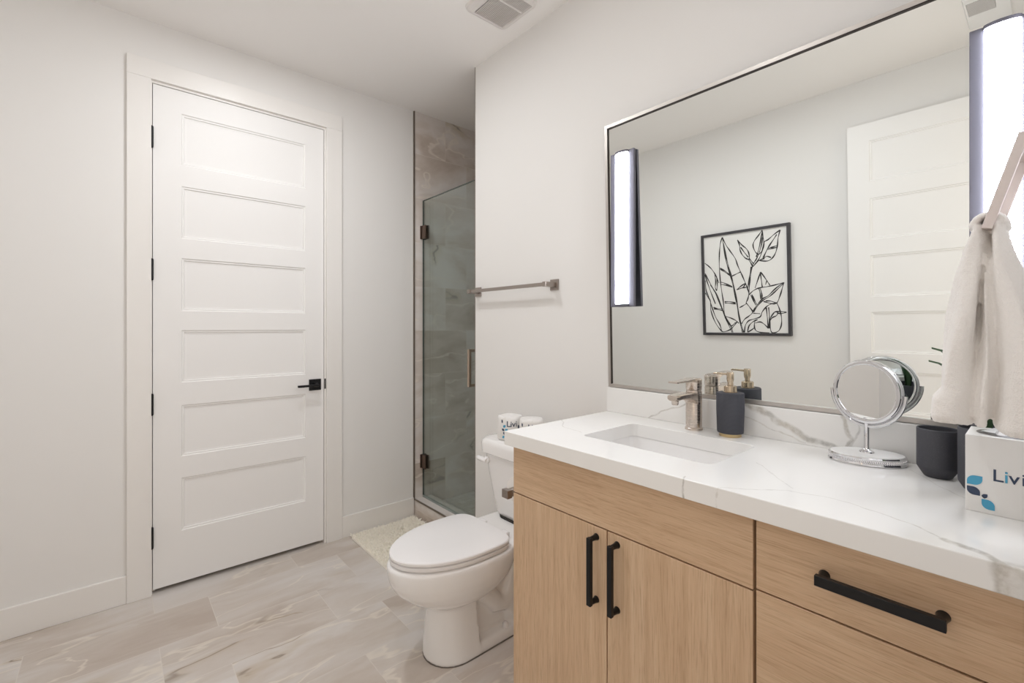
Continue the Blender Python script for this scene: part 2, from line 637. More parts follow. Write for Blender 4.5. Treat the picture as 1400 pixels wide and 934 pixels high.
CX0, CX1 = 0.045, 1.034          # door casing, outer edges
baseboard('baseboard_back_left', -B + 0.012, CX0, D - 0.014, D)
baseboard('baseboard_back_right', CX1, W - 0.004, D - 0.014, D)
baseboard('baseboard_left', -B, -B + 0.014, YF, D)
baseboard('baseboard_right', W - 0.014, W, 1.14, YE)


# ------------------------------------------------------------------ doors
def panel_leaf(w, h, t, panels):
    """door leaf in local x (width), y (0 = front face, t = back), z; panels recessed on both faces"""
    bm = B_()
    px0, px1 = panels[0][0], panels[0][1]
    prof = [(0.0, 0.0), (0.004, 0.0045), (0.010, 0.0045), (0.013, 0.009), (0.022, 0.010)]
    for face in (0, 1):
        yf = (lambda d: d) if face == 0 else (lambda d: t - d)
        zs = [0.0]
        for p in panels:
            zs += [p[2], p[3]]
        zs.append(h)
        for x0, x1 in ((0, px0), (px1, w)):
            bm.faces.new([bm.verts.new(q) for q in ((x0, yf(0), 0), (x1, yf(0), 0), (x1, yf(0), h), (x0, yf(0), h))])
        for i in range(0, len(zs), 2):
            bm.faces.new([bm.verts.new(q) for q in ((px0, yf(0), zs[i]), (px1, yf(0), zs[i]), (px1, yf(0), zs[i + 1]), (px0, yf(0), zs[i + 1]))])
        for (a, b, c, d) in panels:
            rv = []
            for off, dep in prof:
                rv.append([bm.verts.new(q) for q in ((a + off, yf(dep), c + off), (b - off, yf(dep), c + off), (b - off, yf(dep), d - off), (a + off, yf(dep), d - off))])
            for r0, r1 in zip(rv, rv[1:]):
                for k in range(4):
                    bm.faces.new((r0[k], r0[(k + 1) % 4], r1[(k + 1) % 4], r1[k]))
            bm.faces.new(rv[-1])
    for q in (((0, 0, 0), (0, t, 0), (0, t, h), (0, 0, h)), ((w, 0, 0), (w, t, 0), (w, t, h), (w, 0, h)),
              ((0, 0, 0), (w, 0, 0), (w, t, 0), (0, t, 0)), ((0, 0, h), (w, 0, h), (w, t, h), (0, t, h))):
        bm.faces.new([bm.verts.new(p) for p in q])
    bmesh.ops.remove_doubles(bm, verts=bm.verts, dist=1e-5)
    return bm


LEAF_W, LEAF_H, LEAF_B = 0.790, 2.401, 0.021
PAN = [(0.110, 0.690, z0 - LEAF_B, z1 - LEAF_B) for z0, z1 in ((0.271, 0.529), (0.634, 0.885), (0.996, 1.252), (1.346, 1.605), (1.701, 1.958), (2.060, 2.312))]

dr = bpy.data.objects.new('door_1', None)
COL.objects.link(dr)
dr.location = (0.536, D, 0)
ROOTLOC[dr.name] = Vector(dr.location)
struct(dr, 'closed white six panel door with four black hinges beside the shower', 'door')
bm = panel_leaf(LEAF_W, LEAF_H, 0.036, PAN)
bmesh.ops.translate(bm, verts=bm.verts, vec=(0.141, D + 0.001, LEAF_B))
link_mesh('leaf', bm, M['door'], dr, smooth=False)
# jamb lining with a stop, and the flat casing round it
link_mesh('jamb', boxes((OX0, OX0 + 0.010, D - 0.002, D + 0.12, 0, OZ), (OX1 - 0.011, OX1, D - 0.002, D + 0.12, 0, OZ), (OX0 + 0.010, OX1 - 0.011, D - 0.002, D + 0.12, OZ - 0.012, OZ),
                        (OX0 + 0.010, OX0 + 0.024, D + 0.040, D + 0.07, 0, OZ - 0.012), (OX1 - 0.025, OX1 - 0.011, D + 0.040, D + 0.07, 0, OZ - 0.012)), M['trim'], dr, smooth=False)
bm = boxes((CX0, 0.1345, D - 0.017, D, 0, 2.437), (0.9385 + 0.005, CX1, D - 0.017, D, 0, 2.437), (CX0, CX1, D - 0.017, D, 2.437, 2.526))
link_mesh('casing', bm, M['trim'], dr, smooth=False, bevel=0.002)
for zc in (2.167, 1.540, 0.901, 0.270):
    bm = B_()
    lathe(bm, (0.137, D - 0.008, zc - 0.047), [(0.0065, 0), (0.0065, 0.094)], 14)
    lathe(bm, (0.137, D - 0.008, zc - 0.052), [(0.004, 0), (0.006, 0.003), (0.006, 0.101), (0.004, 0.104)], 14)
    box(bm, 0.1345, 0.1405, D - 0.004, D + 0.012, zc - 0.047, zc + 0.047)
    hg = link_mesh('hinge', bm, M['black'], dr)
    hg['label'] = 'black butt hinge'


def lever_handle(root, rose_c, nx, lever_dir, mat):
    """square rose on a face whose outward normal is nx (Vector), lever pointing along lever_dir"""
    nx, ld = Vector(nx), Vector(lever_dir)
    up = Vector((0, 0, 1))
    c = Vector(rose_c)

    def ob(bm, a0, a1, b0, b1, n0, n1):
        vs = []
        for a in (a0, a1):
            for b in (b0, b1):
                for n in (n0, n1):
                    vs.append(bm.verts.new(c + ld * a + up * b + nx * n))
        for f in [(0, 1, 3, 2), (4, 6, 7, 5), (0, 4, 5, 1), (2, 3, 7, 6), (0, 2, 6, 4), (1, 5, 7, 3)]:
            bm.faces.new([vs[i] for i in f])
    bm = B_()
    ob(bm, -0.033, 0.033, -0.032, 0.032, 0.0, 0.009)
    rose = link_mesh('handle', bm, mat, root, smooth=False, bevel=0.0015)
    bm = B_()
    ob(bm, -0.011, 0.011, -0.011, 0.011, 0.008, 0.040)
    ob(bm, -0.012, 0.105, -0.006, 0.006, 0.036, 0.054)
    lv = link_mesh('lever', bm, mat, rose, smooth=False, bevel=0.003)
    return rose


lever_handle(dr, (0.881, D + 0.001, 0.934), (0, -1, 0), (-1, 0, 0), M['black'])
sp = link_mesh('strike_plate', boxes((0.9345, 0.9425, D - 0.003, D + 0.008, 0.905, 0.965)), M['black'], dr, smooth=False, bevel=0.001)

dr2 = bpy.data.objects.new('door_2', None)
COL.objects.link(dr2)
dr2.location = (-0.60, 0.012, 0)
ROOTLOC[dr2.name] = Vector(dr2.location)
struct(dr2, 'open white six panel entry door standing along the left wall, seen in the mirror', 'door')
bm = panel_leaf(LEAF_W, LEAF_H, 0.036, [(0.100, 0.680, p[2], p[3]) for p in PAN])
bmesh.ops.transform(bm, matrix=Matrix.Translation((-0.590, 0.020, LEAF_B)) @ Matrix.Rotation(PI / 2, 4, 'Z'), verts=bm.verts)
link_mesh('leaf', bm, M['door'], dr2, smooth=False)
for zc in (2.167, 1.540, 0.901, 0.270):
    bm = B_()
    lathe(bm, (-0.600, 0.008, zc - 0.047), [(0.0065, 0), (0.0065, 0.094)], 14)
    box(bm, -0.606, -0.594, -0.022, 0.022, zc - 0.047, zc + 0.047)
    link_mesh('hinge', bm, M['black'], dr2)

lever_handle(dr2, (-0.590, 0.734, 0.915), (1, 0, 0), (0, -1, 0), M['black'])

# ------------------------------------------------------------------ shower door
GX = 1.585
sd = thing('shower_door', (GX, 2.75, 0.13), 'frameless clear glass shower door with bronze hinges and pull handle', 'shower door')
link_mesh('glass_panel', boxes((GX - 0.005, GX + 0.005, YE + 0.006, D - 0.016, 0.132, 2.12)), M['glass'], sd, smooth=False)
for zc in (1.905, 0.362):
    bm = boxes((GX - 0.016, GX - 0.005, D - 0.066, D - 0.020, zc - 0.045, zc + 0.045), (GX + 0.005, GX + 0.016, D - 0.066, D - 0.020, zc - 0.045, zc + 0.045),
               (GX - 0.022, GX + 0.022, D - 0.018, D - 0.009, zc - 0.045, zc + 0.045))
    lathe(bm, (GX, D - 0.022, zc - 0.042), [(0.011, 0), (0.011, 0.084)], 14)
    link_mesh('hinge', bm, M['bronze'], sd, smooth=False, bevel=0.0015)
bm = B_()
for s in (-1, 1):
    a, b = sorted((GX + s * 0.040, GX + s * 0.056))
    box(bm, a, b, 2.135, 2.153, 0.924, 1.140)
    a, b = sorted((GX + s * 0.005, GX + s * 0.042))
    box(bm, a, b, 2.136, 2.152, 0.924, 0.940)
    box(bm, a, b, 2.136, 2.152, 1.124, 1.140)
link_mesh('handle', bm, simple('warm_nickel', lin(186, 168, 152), 0.3, 0.9), sd, smooth=False, bevel=0.001)
link_mesh('glass_edge', boxes((GX - 0.0051, GX + 0.0051, YE + 0.006, D - 0.016, 2.1185, 2.1215), (GX - 0.0051, GX + 0.0051, YE + 0.005, YE + 0.008, 0.132, 2.1185), (GX - 0.0051, GX + 0.0051, D - 0.018, D - 0.015, 0.132, 2.1185)), M['glassedge'], sd, smooth=False)
link_mesh('sweep_seal', boxes((GX - 0.005, GX + 0.005, YE + 0.006, D - 0.016, 0.118, 0.131)), simple('seal_vinyl', lin(150, 158, 154), 0.3), sd, smooth=False)

# ------------------------------------------------------------------ ceiling: fan grille, air register, added fill lights
fv = thing('exhaust_fan_cover', (1.311, 1.582, ZC), 'square white exhaust fan cover with slotted grille on the ceiling', 'vent')
bm = B_()
r0 = rrect(1.190, 1.432, 1.460, 1.712, 0.03, ZC)
r1 = rrect(1.196, 1.426, 1.466, 1.706, 0.028, ZC - 0.012)
r2 = rrect(1.230, 1.408, 1.483, 1.692, 0.006, ZC - 0.018)
r3 = rrect(1.240, 1.404, 1.487, 1.688, 0.003, ZC - 0.012)
loft(bm, [r0, r1, r2, r3], False, False)
link_mesh('frame', bm, M['vent'], fv, angle=30)
bm = B_()
box(bm, 1.238, 1.406, 1.485, 1.690, ZC - 0.006, ZC - 0.003, 1)
x = 1.2435
while x < 1.400:
    box(bm, x, x + 0.0031, 1.487, 1.688, ZC - 0.0155, ZC - 0.009)
    x += 0.0078
box(bm, 1.242, 1.402, 1.546, 1.553, ZC - 0.0165, ZC - 0.007)
link_mesh('grille', bm, [M['vent'], M['ventdark']], fv, smooth=False)

ar = thing('air_register', (-0.25, 0.18, ZC), 'small white ceiling air register reflected at the top of the mirror', 'vent')
bm = B_()
r0 = rrect(-0.43, -0.06, 0.09, 0.245, 0.01, ZC)
r1 = rrect(-0.425, -0.065, 0.095, 0.240, 0.01, ZC - 0.010)
r2 = rrect(-0.262, -0.112, 0.140, 0.234, 0.003, ZC - 0.010)
r3 = rrect(-0.260, -0.114, 0.142, 0.232, 0.002, ZC - 0.004)
loft(bm, [r0, r1, r2, r3], False, False)
link_mesh('frame', bm, M['white'], ar)
bm = B_()
box(bm, -0.262, -0.112, 0.140, 0.234, ZC - 0.003, ZC - 0.001, 1)
x = -0.258
while x < -0.118:
    box(bm, x, x + 0.004, 0.142, 0.232, ZC - 0.010, ZC - 0.004)
    x += 0.011
link_mesh('grille', bm, [M['vent'], M['ventdark']], ar, smooth=False)

for di, (lx, ly, lab) in enumerate(((0.52, 1.93, 'added unseen ceiling fill light nearer the toilet'), (0.24, 0.92, 'added unseen ceiling fill light nearer the entry door'))):
    dl = thing('ceiling_downlight', (lx, ly, ZC), lab, 'ceiling light', 'recessed ceiling lights')  # out of view, added to brighten the room
    bm = B_()
    lathe(bm, (lx, ly, ZC - 0.006), [(0.052, 0.004), (0.055, 0.0), (0.082, 0.0), (0.086, 0.006)], 40, cap0=False, cap1=False)
    link_mesh('trim_ring', bm, M['white'], dl)
    bm = B_()
    lathe(bm, (lx, ly, ZC - 0.004), [(0.053, 0.0), (0.053, 0.003)], 40)
    link_mesh('lens', bm, M['downglow_%d' % di], dl)

# ------------------------------------------------------------------ towel bar on the vanity wall
tb = thing('towel_bar', (W, 1.74, 1.46), 'brushed nickel towel bar with square posts on the wall above the toilet', 'towel bar')
for yc in (2.030, 1.452):
    bm = boxes((W - 0.008, W, yc - 0.025, yc + 0.025, 1.435, 1.485))
    pl = link_mesh('post', bm, M['nickelbar'], tb, smooth=False, bevel=0.0015)
    link_mesh('bracket', boxes((W - 0.072, W - 0.007, yc - 0.011, yc + 0.011, 1.449, 1.471)), M['nickelbar'], pl, smooth=False, bevel=0.0012)
bm = B_()
box(bm, W - 0.067, W - 0.051, 1.462, 2.020, 1.452, 1.468)
link_mesh('bar', bm, M['nickelbar'], tb, smooth=False, bevel=0.0015)

# ------------------------------------------------------------------ toilet
TY = 1.53
tl = thing('toilet', (1.15, TY, 0), 'white two piece toilet with closed lid between vanity and shower', 'toilet')


def egg(x0, x1, hw, z, n=44, back=2.6, front=2.0, yc=TY, split=0.62):
    """outline: pointed-round at x0 (front), squarer at x1 (wall side)"""
    xm = x0 + (x1 - x0) * split
    pts = []
    for i in range(n):
        a = 2 * PI * i / n
        c, s = math.cos(a), math.sin(a)
        if c >= 0:
            e, L = back, x1 - xm
        else:
            e, L = front, xm - x0
        x = xm + math.copysign(abs(c) ** (2 / e), c) * L
        y = yc + math.copysign(abs(s) ** (2 / e), s) * hw
        pts.append(Vector((x, y, z)))
    return pts


bm = B_()
loft(bm, [egg(0.925, 1.06, 0.070, 0.20, back=4, front=2.6), egg(0.885, 1.10, 0.108, 0.218), egg(0.846, 1.15, 0.138, 0.238), egg(0.808, 1.20, 0.160, 0.265), egg(0.776, 1.24, 0.176, 0.297),
          egg(0.757, 1.26, 0.184, 0.330), egg(0.749, 1.27, 0.187, 0.362), egg(0.747, 1.27, 0.187, 0.390), egg(0.753, 1.27, 0.181, 0.400)])
# pedestal front column


def ped(x0, x1, hw, z, n=14):
    pts = [Vector((x1, TY - hw, z)), Vector((x1, TY + hw, z))]
    for i in range(n + 1):
        a = PI / 2 + PI * i / n
        pts.append(Vector((x0 + 0.115 + 0.115 * math.cos(a), TY + hw * math.sin(a), z)))
    return pts


loft(bm, [ped(0.898, 1.078, 0.110, 0.0), ped(0.895, 1.078, 0.112, 0.012), ped(0.900, 1.074, 0.105, 0.08), ped(0.906, 1.068, 0.096, 0.17), ped(0.905, 1.068, 0.093, 0.24)])
# flat foot that runs back from the column
loft(bm, [rrect(1.0, 1.38, TY - 0.108, TY + 0.108, 0.05, 0.0, 6), rrect(1.0, 1.38, TY - 0.108, TY + 0.108, 0.05, 0.028, 6), rrect(1.0, 1.375, TY - 0.098, TY + 0.098, 0.05, 0.040, 6)])
# slim spine behind the column
loft(bm, [rrect(1.0, 1.36, TY - 0.055, TY + 0.055, 0.04, 0.0), rrect(1.0, 1.36, TY - 0.055, TY + 0.055, 0.04, 0.20), rrect(1.0, 1.40, TY - 0.075, TY + 0.075, 0.05, 0.33)])
# moulded trapway on both sides
for s in (-1, 1):
    pts = []
    for (x, z) in ((1.06, 0.235), (1.11, 0.215), (1.155, 0.175), (1.19, 0.135), (1.225, 0.125), (1.26, 0.155), (1.285, 0.215), (1.31, 0.270), (1.33, 0.33)):
        pts.append((x, TY + s * 0.048, z))
    tube(bm, pts, 0.042, 14)
    tube(bm, [(1.25, TY + s * 0.05, 0.15), (1.27, TY + s * 0.05, 0.09), (1.28, TY + s * 0.05, 0.02)], 0.04, 12)
# deck that carries the tank
loft(bm, [rrect(1.16, 1.47, TY - 0.085, TY + 0.085, 0.06, 0.29), rrect(1.16, 1.49, TY - 0.125, TY + 0.125, 0.06, 0.335), rrect(1.17, 1.50, TY - 0.160, TY + 0.160, 0.05, 0.385), rrect(1.17, 1.50, TY - 0.160, TY + 0.160, 0.05, 0.400)])
bo = link_mesh('bowl', bm, M['ceramic'], tl)
remesh(bo, 0.006, 8, 0.5)
bm = B_()
loft(bm, [ped(0.8965, 1.080, 0.1115, 0.0), ped(0.8965, 1.080, 0.1115, 0.0016)])
loft(bm, [rrect(1.0, 1.383, TY - 0.1115, TY + 0.1115, 0.05, 0.0, 6), rrect(1.0, 1.383, TY - 0.1115, TY + 0.1115, 0.05, 0.0018, 6)])
link_mesh('floor_seal', bm, simple('floor_caulk', lin(118, 110, 104), 0.7), tl)
for s in (-1, 1):
    bm = B_()
    lathe(bm, (1.215, TY + s * 0.088, 0.038), [(0.012, 0), (0.012, 0.012), (0.008, 0.020), (0.002, 0.023)], 18)
    link_mesh('bolt_cap', bm, M['seat'], tl)
bm = B_()
loft(bm, [egg(0.772, 1.205, 0.164, 0.399, back=4.5, front=1.95), egg(0.770, 1.205, 0.166, 0.404, back=4.5, front=1.95), egg(0.760, 1.205, 0.177, 0.4055, back=4.5, front=1.95), egg(0.758, 1.205, 0.178, 0.408, back=4.5, front=1.95), egg(0.758, 1.205, 0.178, 0.4175, back=4.5, front=1.95), egg(0.762, 1.202, 0.174, 0.420, back=4.5, front=1.95)])
link_mesh('seat', bm, M['seat'], tl)
bm = B_()
loft(bm, [egg(0.772, 1.190, 0.163, 0.4195, back=5, front=1.95), egg(0.771, 1.190, 0.164, 0.4225, back=5, front=1.95), egg(0.759, 1.198, 0.177, 0.4240, back=5, front=1.95), egg(0.757, 1.200, 0.179, 0.4265, back=5, front=1.95), egg(0.757, 1.200, 0.179, 0.434, back=5, front=1.95), egg(0.760, 1.197, 0.176, 0.4375, back=5, front=1.95), egg(0.772, 1.188, 0.165, 0.4395, back=4.5, front=1.95),
          egg(0.86, 1.12, 0.08, 0.4415, back=2.6)])
link_mesh('lid', bm, M['seat'], tl, angle=30)
for s in (-1, 1):
    bm = B_()
    box(bm, 1.196, 1.236, TY + s * 0.075 - 0.02, TY + s * 0.075 + 0.02, 0.400, 0.424)
    link_mesh('seat_hinge', bm, M['seat'], tl, bevel=0.006, seg=3)
bm = B_()
loft(bm, [rrect(1.345, 1.500, TY - 0.140, TY + 0.140, 0.05, 0.402, 8), rrect(1.336, 1.503, TY - 0.152, TY + 0.152, 0.05, 0.425, 8), rrect(1.318, 1.506, TY - 0.180, TY + 0.180, 0.05, 0.58, 8), rrect(1.308, 1.508, TY - 0.196, TY + 0.196, 0.05, 0.686, 8)])
link_mesh('tank', bm, M['ceramic'], tl, angle=50)
bm = B_()
loft(bm, [rrect(1.330, 1.490, TY - 0.12, TY + 0.12, 0.05, 0.393, 8), rrect(1.330, 1.490, TY - 0.12, TY + 0.12, 0.05, 0.406, 8)])
link_mesh('tank_gasket', bm, M['rubber'], tl)
bm = B_()
loft(bm, [rrect(1.302, 1.510, TY - 0.200, TY + 0.200, 0.05, 0.684, 8), rrect(1.294, 1.512, TY - 0.210, TY + 0.210, 0.055, 0.690, 8), rrect(1.292, 1.513, TY - 0.212, TY + 0.212, 0.055, 0.728, 8), rrect(1.296, 1.511, TY - 0.208, TY + 0.208, 0.053, 0.744, 8),
          rrect(1.308, 1.505, TY - 0.196, TY + 0.196, 0.048, 0.754, 8), rrect(1.335, 1.49, TY - 0.17, TY + 0.17, 0.04, 0.757, 8)])
link_mesh('tank_lid', bm, M['ceramic'], tl, angle=50)
bm = B_()
m4 = Matrix.Rotation(-PI / 2, 4, 'Y')
lathe(bm, (1.312, TY + 0.150, 0.655), [(0.016, 0), (0.016, 0.012), (0.010, 0.016)], 20, m4)
tube(bm, [(1.294, TY + 0.140, 0.655), (1.290, TY + 0.165, 0.657), (1.290, TY + 0.190, 0.658), (1.292, TY + 0.205, 0.657)], [0.010, 0.0115, 0.0115, 0.008], 14)
link_mesh('flush_lever', bm, M['seat'], tl)


# ------------------------------------------------------------------ lettering
def glyphs(chars, origin, right, up, size, mats, thick=0.0004, spacing=None):
    """letters as thin meshes in one bmesh; chars: list of (char, x offset, material index)"""
    bm = B_()
    right, up = Vector(right).normalized(), Vector(up).normalized()
    nrm = right.cross(up)
    rot = Matrix((right, up, nrm)).transposed().to_4x4()
    for ch, dx, mi in chars:
        cu = bpy.data.curves.new('letter', 'FONT')
        cu.body = ch
        cu.size = size
        cu.extrude = thick
        cu.offset = size * 0.006
        ob = bpy.data.objects.new('letter', cu)
        COL.objects.link(ob)
        me = bpy.data.meshes.new_from_object(ob.evaluated_get(bpy.context.evaluated_depsgraph_get()))
        bpy.data.objects.remove(ob)
        bpy.data.curves.remove(cu)
        t = B_()
        t.from_mesh(me)
        bpy.data.meshes.remove(me)
        for f in t.faces:
            f.material_index = mi
        bmesh.ops.transform(t, matrix=Matrix.Translation(Vector(origin) + right * dx) @ rot, verts=t.verts)
        me2 = bpy.data.meshes.new('tmp')
        t.to_mesh(me2)
        t.free()
        bm.from_mesh(me2)
        bpy.data.meshes.remove(me2)
    return bm


def leafshape(w, h, kind, n=10):
    """outline of a leaf logo in a w x h cell, two opposite corners sharp, two rounded"""
    pts = []
    r = min(w, h) * 0.62
    corners = [(0, 0), (w, 0), (w, h), (0, h)]
    for i, (cx, cy) in enumerate(corners):
        if i in kind:
            sx = 1 if cx == 0 else -1
            sy = 1 if cy == 0 else -1
            ox, oy = cx + sx * r, cy + sy * r
            a0 = [PI, 1.5 * PI, 0, PI / 2][i]
            for k in range(n + 1):
                a = a0 + PI / 2 * k / n
                pts.append((ox + r * math.cos(a), oy + r * math.sin(a)))
        else:
            pts.append((cx, cy))
    return pts


# wrapped toilet rolls standing on the tank lid
def wrapped_roll(loc, rot, label):
    x, y, z = loc
    t = thing('wrapped_toilet_roll', loc, label, 'toilet roll')
    bm = B_()
    rings = []
    for k, (r, zz) in enumerate([(0.030, 0.0), (0.047, 0.002), (0.051, 0.010), (0.0515, 0.05), (0.051, 0.096), (0.048, 0.106), (0.040, 0.108), (0.026, 0.104), (0.012, 0.103), (0.004, 0.110)]):
        ring = []
        for i in range(48):
            a = 2 * PI * i / 48
            e = 1.0 + 0.15 * abs(math.sin(2 * (a - rot))) ** 1.5
            cr = 1.0 + (0.03 * math.sin(12 * a + k) if 0.01 < r < 0.045 and zz > 0.09 else 0.0)
            ring.append(Vector((x + r * e * cr * math.cos(a), y + r * e * cr * math.sin(a), z + zz)))
        rings.append(ring)
    loft(bm, rings)
    wr = link_mesh('wrapper', bm, M['carton'], t, angle=60)
    # printed marks follow the curved side, facing the room
    def place(bm2, a0, zoff, mi_bm):
        for v in bm2.verts:
            a = a0 + v.co.x / 0.053
            e = 1.0 + 0.15 * abs(math.sin(2 * (a - rot))) ** 1.5
            r = 0.0516 * e + 0.0006 + v.co.z
            v.co = Vector((x + r * math.cos(a), y + r * math.sin(a), z + zoff + v.co.y))
    bm = glyphs([('L', -0.022, 0), ('i', -0.006, 0), ('v', 0.001, 0), ('i', 0.017, 0)], (0, 0, 0), (1, 0, 0), (0, 1, 0), 0.036, None, 0.0002)
    bmesh.ops.subdivide_edges(bm, edges=[e for e in bm.edges if e.calc_length() > 0.006], cuts=2)
    # outward normal of the room side: towards the camera
    a0 = math.atan2(-y, -x) + 0.12
    place(bm, a0, 0.066, None)
    link_mesh('lettering', bm, M['navy'], t, smooth=False)
    bm = B_()
    for (lx, lz, w, h, kind, mi) in ((-0.040, 0.060, 0.014, 0.012, (1, 3), 0), (-0.046, 0.044, 0.013, 0.011, (0, 2), 1), (-0.030, 0.044, 0.014, 0.012, (1, 3), 0), (-0.040, 0.028, 0.014, 0.012, (0, 2), 1),
                                     (-0.026, 0.028, 0.012, 0.012, (1, 3), 0), (-0.044, 0.012, 0.014, 0.012, (1, 3), 0), (0.030, 0.052, 0.012, 0.018, (0, 2), 1), (0.036, 0.030, 0.014, 0.014, (1, 3), 0),
                                     (-0.048, 0.080, 0.006, 0.014, (0, 2), 1)):
        pts = leafshape(w, h, kind, 5)
        vs = [bm.verts.new((lx + px, lz + pz, 0.0)) for px, pz in pts]
        f = bm.faces.new(vs)
        f.material_index = mi
    bmesh.ops.triangulate(bm, faces=bm.faces)
    place(bm, a0, 0.0, None)
    link_mesh('printed_leaves', bm, [M['blue'], M['navy']], t, smooth=False)
    return t


wrapped_roll((1.372, 1.595, 0.757), 0.25, 'paper wrapped toilet roll on the tank lid, the one nearer the shower')
wrapped_roll((1.396, 1.478, 0.757), 0.8, 'paper wrapped toilet roll on the tank lid, the one nearer the vanity')

# ------------------------------------------------------------------ bath mat
bm = B_()
mx0, mx1, my0, my1 = 1.075, 1.505, 2.05, 2.722
r0 = rrect(mx0, mx1, my0, my1, 0.03, 0.001, 5)
loft(bm, [r0, rrect(mx0, mx1, my0, my1, 0.03, 0.010, 5), rrect(mx0 + 0.006, mx1 - 0.006, my0 + 0.006, my1 - 0.006, 0.028, 0.014, 5)])
rnd = random.Random(3)
for _ in range(15000):
    x, y = rnd.uniform(mx0 + 0.003, mx1 - 0.003), rnd.uniform(my0 + 0.003, my1 - 0.003)
    h = rnd.uniform(0.008, 0.015)
    dx, dy = rnd.gauss(0, 0.009), rnd.gauss(0, 0.009)
    if x < mx0 + 0.012:
        dx -= 0.006
    ang = rnd.uniform(0, PI)
    wx, wy = 0.0034 * math.cos(ang), 0.0034 * math.sin(ang)
    a = bm.verts.new((x - wx, y - wy, 0.011))
    b = bm.verts.new((x + wx, y + wy, 0.011))
    c = bm.verts.new((x + wx * 0.8 + dx * 0.6, y + wy * 0.8 + dy * 0.6, 0.011 + h * 0.65))
    d = bm.verts.new((x + dx, y + dy, 0.011 + h))
    bm.faces.new((a, b, c, d))
mat_o = link_mesh('bath_mat', bm, M['mat'], smooth=True, recalc=False)
origin_to(mat_o, ((mx0 + mx1) / 2, (my0 + my1) / 2, 0))
tag(mat_o, 'cream shaggy bath mat on the floor before the shower curb', 'bath mat')

# ------------------------------------------------------------------ vanity cabinets
FX, FXB = 0.975, 0.994          # face of the fronts, back of the fronts


def front(name, y0, y1, z0, z1, mat, root):
    return link_mesh(name, boxes((FX, FXB, y0, y1, z0, z1)), mat, root, smooth=False, bevel=0.0012)


def bar_handle(root, yc, zc, length, vertical):
    bm = B_()
    h = length / 2
    xo = FX - 0.035
    if vertical:
        box(bm, xo, xo + 0.011, yc - 0.0068, yc + 0.0068, zc - h, zc + h)
        ends = [(yc, zc - h + 0.0055), (yc, zc + h - 0.0055)]
    else:
        box(bm, xo, xo + 0.011, yc - h, yc + h, zc - 0.0092, zc + 0.0092)
        ends = [(yc - h + 0.007, zc), (yc + h - 0.007, zc)]
    for (yy, zz) in ends:
        lathe(bm, (xo + 0.009, yy, zz), [(0.0068, 0), (0.0066, 0.004), (0.0072, 0.017), (0.0095, 0.0265)], 18, Matrix.Rotation(PI / 2, 4, 'Y'))
    return link_mesh('handle', bm, M['black'], root, smooth=True, angle=30, bevel=0.001)


sc_ = thing('sink_cabinet', (1.24, 0.748, 0), 'light oak sink cabinet with two doors and black bar pulls beside the toilet', 'cabinet')
link_mesh('carcass', boxes((FXB + 0.001, W - 0.012, 0.3815, 0.3995, 0.10, 0.884), (FXB + 0.001, W - 0.012, 1.100, 1.118, 0.10, 0.884), (FXB + 0.001, W - 0.012, 0.3995, 1.100, 0.10, 0.118),
                           (FXB + 0.001, FXB + 0.03, 0.3995, 1.100, 0.700, 0.760), (FXB + 0.001, FXB + 0.03, 0.3995, 1.100, 0.862, 0.884), (W - 0.024, W - 0.012, 0.3995, 1.100, 0.118, 0.70)), M['wood_v'], sc_, smooth=False)
link_mesh('toe_kick', boxes((1.045, 1.06, 0.3815, 1.118, 0.0, 0.10), (1.06, W - 0.012, 1.100, 1.118, 0.0, 0.10), (1.06, W - 0.012, 0.3815, 0.3995, 0.0, 0.10)), M['wood_v'], sc_, smooth=False)
front('drawer_front', 0.3815, 1.116, 0.7385, 0.884, M['wood_h'], sc_)
d1 = front('door', 0.7463, 1.116, 0.105, 0.7348, M['wood_v'], sc_)
bar_handle(d1, 0.779, 0.625, 0.178, True)
d2 = front('door', 0.3815, 0.7427, 0.105, 0.7348, M['wood_v'], sc_)
bar_handle(d2, 0.712, 0.627, 0.178, True)
dc_ = thing('drawer_cabinet', (1.24, 0.183, 0), 'light oak three drawer cabinet with wide black pulls at the right end', 'cabinet')
link_mesh('carcass', boxes((FXB + 0.001, W - 0.012, -0.006, 0.012, 0.10, 0.884), (FXB + 0.001, W - 0.012, 0.357, 0.375, 0.10, 0.884), (FXB + 0.001, W - 0.012, 0.012, 0.357, 0.10, 0.118), (W - 0.024, W - 0.012, 0.012, 0.357, 0.118, 0.884)), M['wood_v'], dc_, smooth=False)
link_mesh('toe_kick', boxes((1.045, 1.06, -0.006, 0.375, 0.0, 0.10), (1.06, W - 0.012, 0.357, 0.375, 0.0, 0.10), (1.06, W - 0.012, -0.006, 0.012, 0.0, 0.10)), M['wood_v'], dc_, smooth=False)
for (z0, z1, hz) in ((0.7440, 0.884, 0.819), (0.4290, 0.7405, 0.585), (0.105, 0.4255, 0.265)):
    df = front('drawer', -0.004, 0.3755, z0, z1, M['wood_h'], dc_)
    bar_handle(df, 0.179, hz, 0.172, False)

# ------------------------------------------------------------------ worktop, backsplash, sink
SX0, SX1, SY0, SY1 = 1.098, 1.372, 0.528, 0.935
wt = thing('countertop', (1.235, 0.56, 0.89), 'white veined quartz countertop over both oak cabinets', 'countertop')


